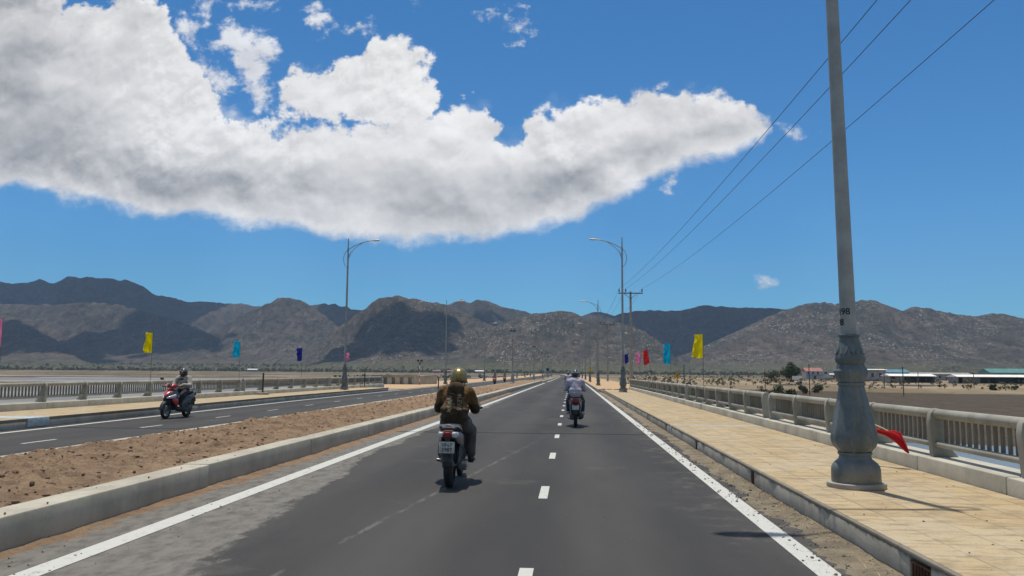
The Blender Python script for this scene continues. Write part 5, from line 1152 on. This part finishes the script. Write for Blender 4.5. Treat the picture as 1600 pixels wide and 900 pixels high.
def make_rider(lab, J, shirt, pants, helmet, shoe, hood=False, mask=False, facelook=0., sleeve='long'):
    head = J['head']; S = J['sh']; E = J['el']; Wr = J['wr']; Hd = J['hand']; K = J['knee']; A = J['ank']; Hp = J['hip']
    b = MB()
    chain(b, [J['pelvis'], J['waist'], J['chest'], J['neck']], [.135, .125, .145, .075]); b.ell(J['chest'], (.175, .115, .15)); b.ell(J['pelvis'], (.17, .135, .12))
    chain(b, [J['neck'], head + V(0, -.01, -.04)], [.058, .056])
    # skull, jaw, nose, ears
    b.ell(head + V(0, 0, .025), (.077, .098, .105), 20, 14); b.ell(head + V(0, .03, -.06), (.058, .062, .06), 16, 10); b.ell(head + V(0, .062, -.095), (.026, .024, .02), 10, 8)
    chain(b, [head + V(0, .092, .01), head + V(0, .112, -.03)], [.011, .016], 8)
    b.ell(head + V(0, .086, -.066), (.025, .012, .011), 10, 6); b.ell(head + V(0, .09, .028), (.05, .014, .012), 12, 6)
    for s in (-1, 1): b.ell(head + V(s * .078, -.005, -.005), (.012, .022, .034), 8, 8)
    for i, s in enumerate((-1, 1)):
        sh, el, wr, hd = S[i], E[i], Wr[i], Hd[i]
        chain(b, [sh, el, wr], [.056, .044, .030]); chain(b, [J['chest'] + V(s * .08, 0, .08), sh], [.075, .06])
        # palm and fingers closing over the grip, whose axis lies along X
        b.capsule(wr, hd + V(0, -.045, .025), .028, .03); b.ell(hd + V(0, -.03, .022), (.044, .032, .019), 12, 8)
        for k, (dx, L) in enumerate(((-.033, .92), (-.011, 1.05), (.011, 1.0), (.033, .82))):
            c = hd + V(dx, 0, 0); chain(b, [c + V(0, -.015, .03), c + V(0, .024 * L, .022), c + V(0, .031 * L, -.008), c + V(0, .008, -.03)], [.0095, .009, .0085, .0075], 8)
        chain(b, [hd + V(-s * .038, -.04, .012), hd + V(-s * .055, -.012, -.01), hd + V(-s * .04, .012, -.03)], [.012, .0105, .009], 8)
        chain(b, [Hp[i], K[i], A[i]], [.085, .058, .038]); chain(b, [A[i], A[i] + V(s * .01, .13, -.05)], [.038, .03])
    body = fuse(b, 'person', 'skin', .0085, None, 3); tag(body, lab, 'person')
    for s in (-1, 1):
        m = MB(); m.ell(head + V(s * .03, .088, .012), (.014, .009, .009), 10, 6); m.build('eye', 'white', body); 
    m = MB(); m.ell(head + V(0, -.012, .03), (.087, .10, .10), 16, 10); m.build('hair', 'hair', body) if not mask else None
    # top
    m = MB(); pf = J.get('puff', 0.)
    chain(m, [J['pelvis'] + V(0, -.01, .03), J['waist'], J['chest'], J['neck'] + V(0, -.01, -.03)], [.152 + pf, .15 + pf, .158, .09]); m.ell(J['chest'] + V(0, -.01, .02), (.20 + pf * .5, .135 + pf * .4, .165)); m.ell(J['waist'] + V(0, -.015, -.02), (.18 + pf * 1.2, .145 + pf, .13)); m.ell(J['pelvis'] + V(0, -.01, .02), (.185 + pf, .16 + pf * .6, .10))
    for i, s in enumerate((-1, 1)):
        chain(m, [J['chest'] + V(s * .07, 0, .085), S[i], E[i]], [.09, .083 + pf * .2, .068 + pf * .45]); chain(m, [E[i], Wr[i] + (E[i] - Wr[i]) * .06], [.068 + pf * .45, .048 + pf * .2])
    top = fuse(m, 'jacket' if hood else 'shirt', shirt, .011, body, 4, .017 if hood else .012, 1)
    if hood:
        m = MB(); nk = J['neck']; m.ell(nk + V(0, -.125, .0), (.12, .075, .085), 16, 10); m.ell(nk + V(0, -.15, -.04), (.10, .05, .07), 16, 10); m.ell(nk + V(0, -.05, .035), (.115, .11, .05), 16, 8); fuse(m, 'hood', 'jacketdark', .01, top, 4, .008, 3)
        ch = J['chest']; top.data.materials.append(MT['jacketdark']); r = random.Random(2)
        for p in top.data.polygons:
            c = p.center; dx = abs(c.x - ch.x); zz = c.z - ch.z
            if (c.y < ch.y - .02 and dx < .105 + .02 * math.sin(zz * 30) and zz < .10) or (zz < -.17) or (dx > .17 and zz < -.05 and c.y < ch.y + .30 and c.z < 1.06): p.material_index = 1
        from mathutils.bvhtree import BVHTree
        bv = BVHTree.FromPolygons([v.co.copy() for v in top.data.vertices], [tuple(p.vertices) for p in top.data.polygons])
        def lay(o, sub=.012):
            bm = bmesh.new(); bm.from_mesh(o.data); bmesh.ops.triangulate(bm, faces=bm.faces)
            bmesh.ops.subdivide_edges(bm, edges=[e for e in bm.edges if e.calc_length() > sub], cuts=1)
            for v in bm.verts:
                h = bv.ray_cast(V(v.co.x, -3, v.co.z), V(0, 1, 0)); v.co.y = (h[0].y if h[0] else ch.y - .15) - .004
            bm.to_mesh(o.data); bm.free(); return o
        def flat_text(body, size, cx, cz, rot):
            o = text_mesh(body, size, 'print', top, 'lettering', depth=0); q = Matrix.Rotation(rot, 3, 'Z')
            for v in o.data.vertices: w_ = q @ v.co; v.co = V(cx + w_.x, 0, cz + w_.y)
            return lay(o)
        flat_text('OSAKO', .044, ch.x, ch.z + .055, 0); flat_text('LEVIS', .078, ch.x + .062, ch.z - .085, -PI / 2)
        mm = MB(); mm.add([(ch.x + .062 + a, 0, ch.z + .022 + b_) for a, b_ in ((0, .03), (-.03, 0), (0, -.016), (.03, 0))], [(0, 1, 2, 3)]); lay(mm.build('emblem', 'print', top, False))
        mm = MB()
        for k in range(10):
            z_ = ch.z + .01 - .021 * k; w0 = .022 + .018 * abs(math.sin(k * .7 + .4)); x_ = ch.x - .075 + r.uniform(-.014, .014); tl = r.uniform(-.012, .012)
            mm.add([(x_ - w0, 0, z_ + tl), (x_ + w0, 0, z_ - tl), (x_ + w0 * .8, 0, z_ - .015), (x_ - w0 * .7, 0, z_ - .017 + tl)], [(0, 1, 2, 3)])
        lay(mm.build('printed_figure', 'print', top, False))
    else:
        m = MB(); nk = J['neck']; m.lathe([(.062, -.02), (.072, -.012), (.068, .022), (.058, .028)], 20, tuple(nk)); m.build('collar', shirt, top)
        for i in range(2):
            m = MB(); d = (Wr[i] - E[i]).normalized(); c = Wr[i] - d * .02; m.tube([c - d * .02, c + d * .012], [.047, .044], 16); m.build('cuff', shirt, top)
    # legs
    m = MB(); m.ell(J['pelvis'] + V(0, 0, -.01), (.165, .14, .105))
    for i, s in enumerate((-1, 1)): chain(m, [Hp[i], K[i]], [.102, .078]); chain(m, [K[i], A[i] + V(0, 0, .02)], [.078, .062])
    fuse(m, 'trousers', pants, .011, body, 4, .011, 2)
    for i, s in enumerate((-1, 1)):
        m = MB(); a = A[i]; m.ell(a + V(0, -.005, -.03), (.043, .055, .05)); m.ell(a + V(s * .008, .075, -.055), (.046, .085, .032)); m.ell(a + V(s * .012, .13, -.06), (.044, .05, .026)); fuse(m, 'shoe', shoe, .009, body, 3)
    # helmet
    m = MB(); hc = head + V(0, -.01, .035); n = 28; rr = []
    for k in range(13):
        th = rad(-34 + 124 * k / 12); q = math.cos(th); ring = []
        for j in range(n):
            a = 2 * PI * j / n; front = max(0, math.sin(a)); z = .135 * math.sin(th)
            if k < 5: z += front * front * .085 * (1 - k / 5.) ** .8
            ring.append(hc + V(.122 * q * math.cos(a) if k < 12 else .002 * math.cos(a), (.145 * q * math.sin(a)) if k < 12 else .002 * math.sin(a), z))
        rr.append(ring)
    m.rings(rr, True, False); hl = m.build('helmet', helmet, body, True, 0, 0); so = hl.modifiers.new('t', 'SOLIDIFY'); so.thickness = .012; so.offset = -1
    m = MB(); m.tube([hc + V(.121 * math.cos(a), .143 * math.sin(a), -.072 + .08 * max(0, math.sin(a)) ** 2) for a in [2 * PI * j / 40 for j in range(41)]], .007, 8); m.build('rim_trim', 'blackplastic', hl)
    m = MB(); vs = []
    for j in range(13):
        a = rad(30 + 120 * j / 12); vs += [hc + V(.118 * math.cos(a), .14 * math.sin(a), .045), hc + V(.125 * math.cos(a), .20 * math.sin(a) - .0, .02)]
    m.add(vs, [(2 * j, 2 * j + 1, 2 * j + 3, 2 * j + 2) for j in range(12)]); pk = m.build('peak', 'blackplastic' if helmet != 'gold' else helmet, hl); so = pk.modifiers.new('t', 'SOLIDIFY'); so.thickness = .006
    if helmet == 'darkhelmet':
        m = MB(); m.tube([hc + V(.123 * math.cos(a) * .93, .146 * math.sin(a) * .93, .058) for a in [rad(-150 + 120 * j / 14) for j in range(15)]], .007, 6); m.ell(hc + V(0, -.05, .13), (.02, .015, .008), 8, 6); m.build('stripe', 'white', hl)
    for s in (-1, 1):
        m = MB(); m.tube([hc + V(s * .10, .02, -.05), head + V(s * .075, .03, -.06), head + V(s * .03, .05, -.125)], .007, 6); m.build('chin_strap', 'blackplastic', hl)
    if mask:
        m = MB(); m.ell(head + V(0, .05, -.055), (.072, .075, .06), 16, 10); m.build('face_mask', 'mask', body)
        m = MB(); m.box(J['chest'] + V(.09, .148, .03), (.10, .012, .035), Matrix.Rotation(rad(-18), 3, 'Y')); m.build('chest_badge', 'black', top, True, .004)
    return body
J1 = dict(pelvis=V(0, .36, .86), waist=V(.005, .36, 1.00), chest=V(.012, .41, 1.16), neck=V(.02, .45, 1.285), head=V(.03, .50, 1.395), sh=[V(-.165, .43, 1.225), V(.185, .43, 1.225)], el=[V(-.245, .56, 1.0), V(.26, .58, 1.0)], wr=[V(-.265, .81, 1.03), V(.27, .82, 1.03)], hand=[V(-.245, .912, 1.0), V(.25, .912, 1.0)], hip=[V(-.10, .38, .82), V(.10, .38, .82)], knee=[V(-.17, .80, .69), V(.19, .80, .69)], ank=[V(-.19, .60, .35), V(.215, .60, .35)], puff=.018)
J2 = dict(pelvis=V(0, .22, .91), waist=V(0, .22, 1.04), chest=V(0, .27, 1.20), neck=V(0, .30, 1.325), head=V(0, .35, 1.43), sh=[V(-.175, .28, 1.26), V(.175, .28, 1.26)], el=[V(-.262, .42, 1.04), V(.262, .42, 1.04)], wr=[V(-.265, .78, 1.035), V(.265, .78, 1.035)], hand=[V(-.245, .912, 1.0), V(.245, .912, 1.0)], hip=[V(-.10, .24, .87), V(.10, .24, .87)], knee=[V(-.20, .66, .70), V(.20, .66, .70)], ank=[V(-.20, .50, .42), V(.20, .50, .42)], puff=.005)
J3 = dict(pelvis=V(0, .20, .90), waist=V(0, .19, 1.03), chest=V(0, .23, 1.18), neck=V(0, .26, 1.31), head=V(0, .29, 1.405), sh=[V(-.185, .25, 1.25), V(.185, .25, 1.25)], el=[V(-.275, .36, 1.02), V(.275, .36, 1.02)], wr=[V(-.265, .78, 1.035), V(.265, .78, 1.035)], hand=[V(-.245, .912, 1.0), V(.245, .912, 1.0)], hip=[V(-.10, .24, .86), V(.10, .24, .86)], knee=[V(-.19, .68, .70), V(.19, .68, .70)], ank=[V(-.15, .72, .40), V(.15, .72, .40)], puff=.015)
def ride(bike, person, x, y, rz, lean=0.):
    for o in (bike, person): o.location = (x, y, .004); o.rotation_euler = (0, rad(lean), rz)
b1 = underbone('silver and dark motorbike carrying the rider in brown, nearest the camera'); p1 = make_rider('rider in a brown hooded jacket and gold helmet, seen from behind', J1, 'jacket', 'trousers', 'gold', 'shoe', True)
ride(b1, p1, -1.60, 10.62, rad(1.5), .8)
b2 = scooter('dark scooter carrying the rider in a lavender shirt', 'blueblack', 'blueblack', ('', ''), False); p2 = make_rider('rider in a pale lavender shirt, jeans and dark helmet, seen from behind', J2, 'shirt', 'jeans', 'darkhelmet', 'whiteshoe')
ride(b2, p2, .11, 22.7, 0)
b3 = scooter('red and grey scooter coming toward the camera on the left road', 'redpaint', 'greypaint'); p3 = make_rider('masked rider in a grey shirt riding the red scooter toward the camera', J3, 'greyshirt', 'darktrousers', 'greyhelmet', 'shoe', False, True)
ride(b3, p3, -12.5, 25.45, rad(178))
for i, (x, y, rz, src, l1, l2) in enumerate([(.02, 62, 0, (b2, p2), 'distant scooter mostly hidden behind the dark helmet', 'distant rider just visible left of the dark helmet'), (-9.7, 102, PI, (b3, p3), 'distant red scooter beside the nearest lantern post', 'distant rider on the red scooter by the nearest lantern post'), (-10.6, 128, PI, (b3, p3), 'farther red scooter just right of the nearest lantern post', 'distant rider on the farther red scooter'), (71, 256, rad(100), (b2, p2), 'tiny dark scooter on the riverside road', 'tiny figure riding along the riverside road')]):
    a, b = copy_tree(src[0]), copy_tree(src[1]); ride(a, b, x + (-.28 if i == 0 else 0), y, rz)
    if i == 3: a.location.z = b.location.z = max(gz(71, 250), gz(71, 268), gz(71, 259)) + .16
    tag(a, l1, 'scooter'); tag(b, l2, 'person')

# ------------------------------------------------------------------ the air between here and the hills
m = MB(); m.b2(-5200, 4600, -300, 4700, -7, 620); hz = m.build('haze', 'dark', None, False); hz.data.materials.clear()
hm = bpy.data.materials.new('thin_haze'); hm.use_nodes = True; ht = NT(hm.node_tree); ht.n.remove(ht.n['Principled BSDF'])
pv = ht.new('ShaderNodeVolumePrincipled'); pv.inputs['Color'].default_value = (.48, .70, 1, 1); pv.inputs['Density'].default_value = .000088; pv.inputs['Anisotropy'].default_value = .0
ht.l.new(pv.outputs[0], ht.n['Material Output'].inputs['Volume']); hz.data.materials.append(hm); tag(hz, 'thin bluish air over the whole plain', None, None, 'stuff')
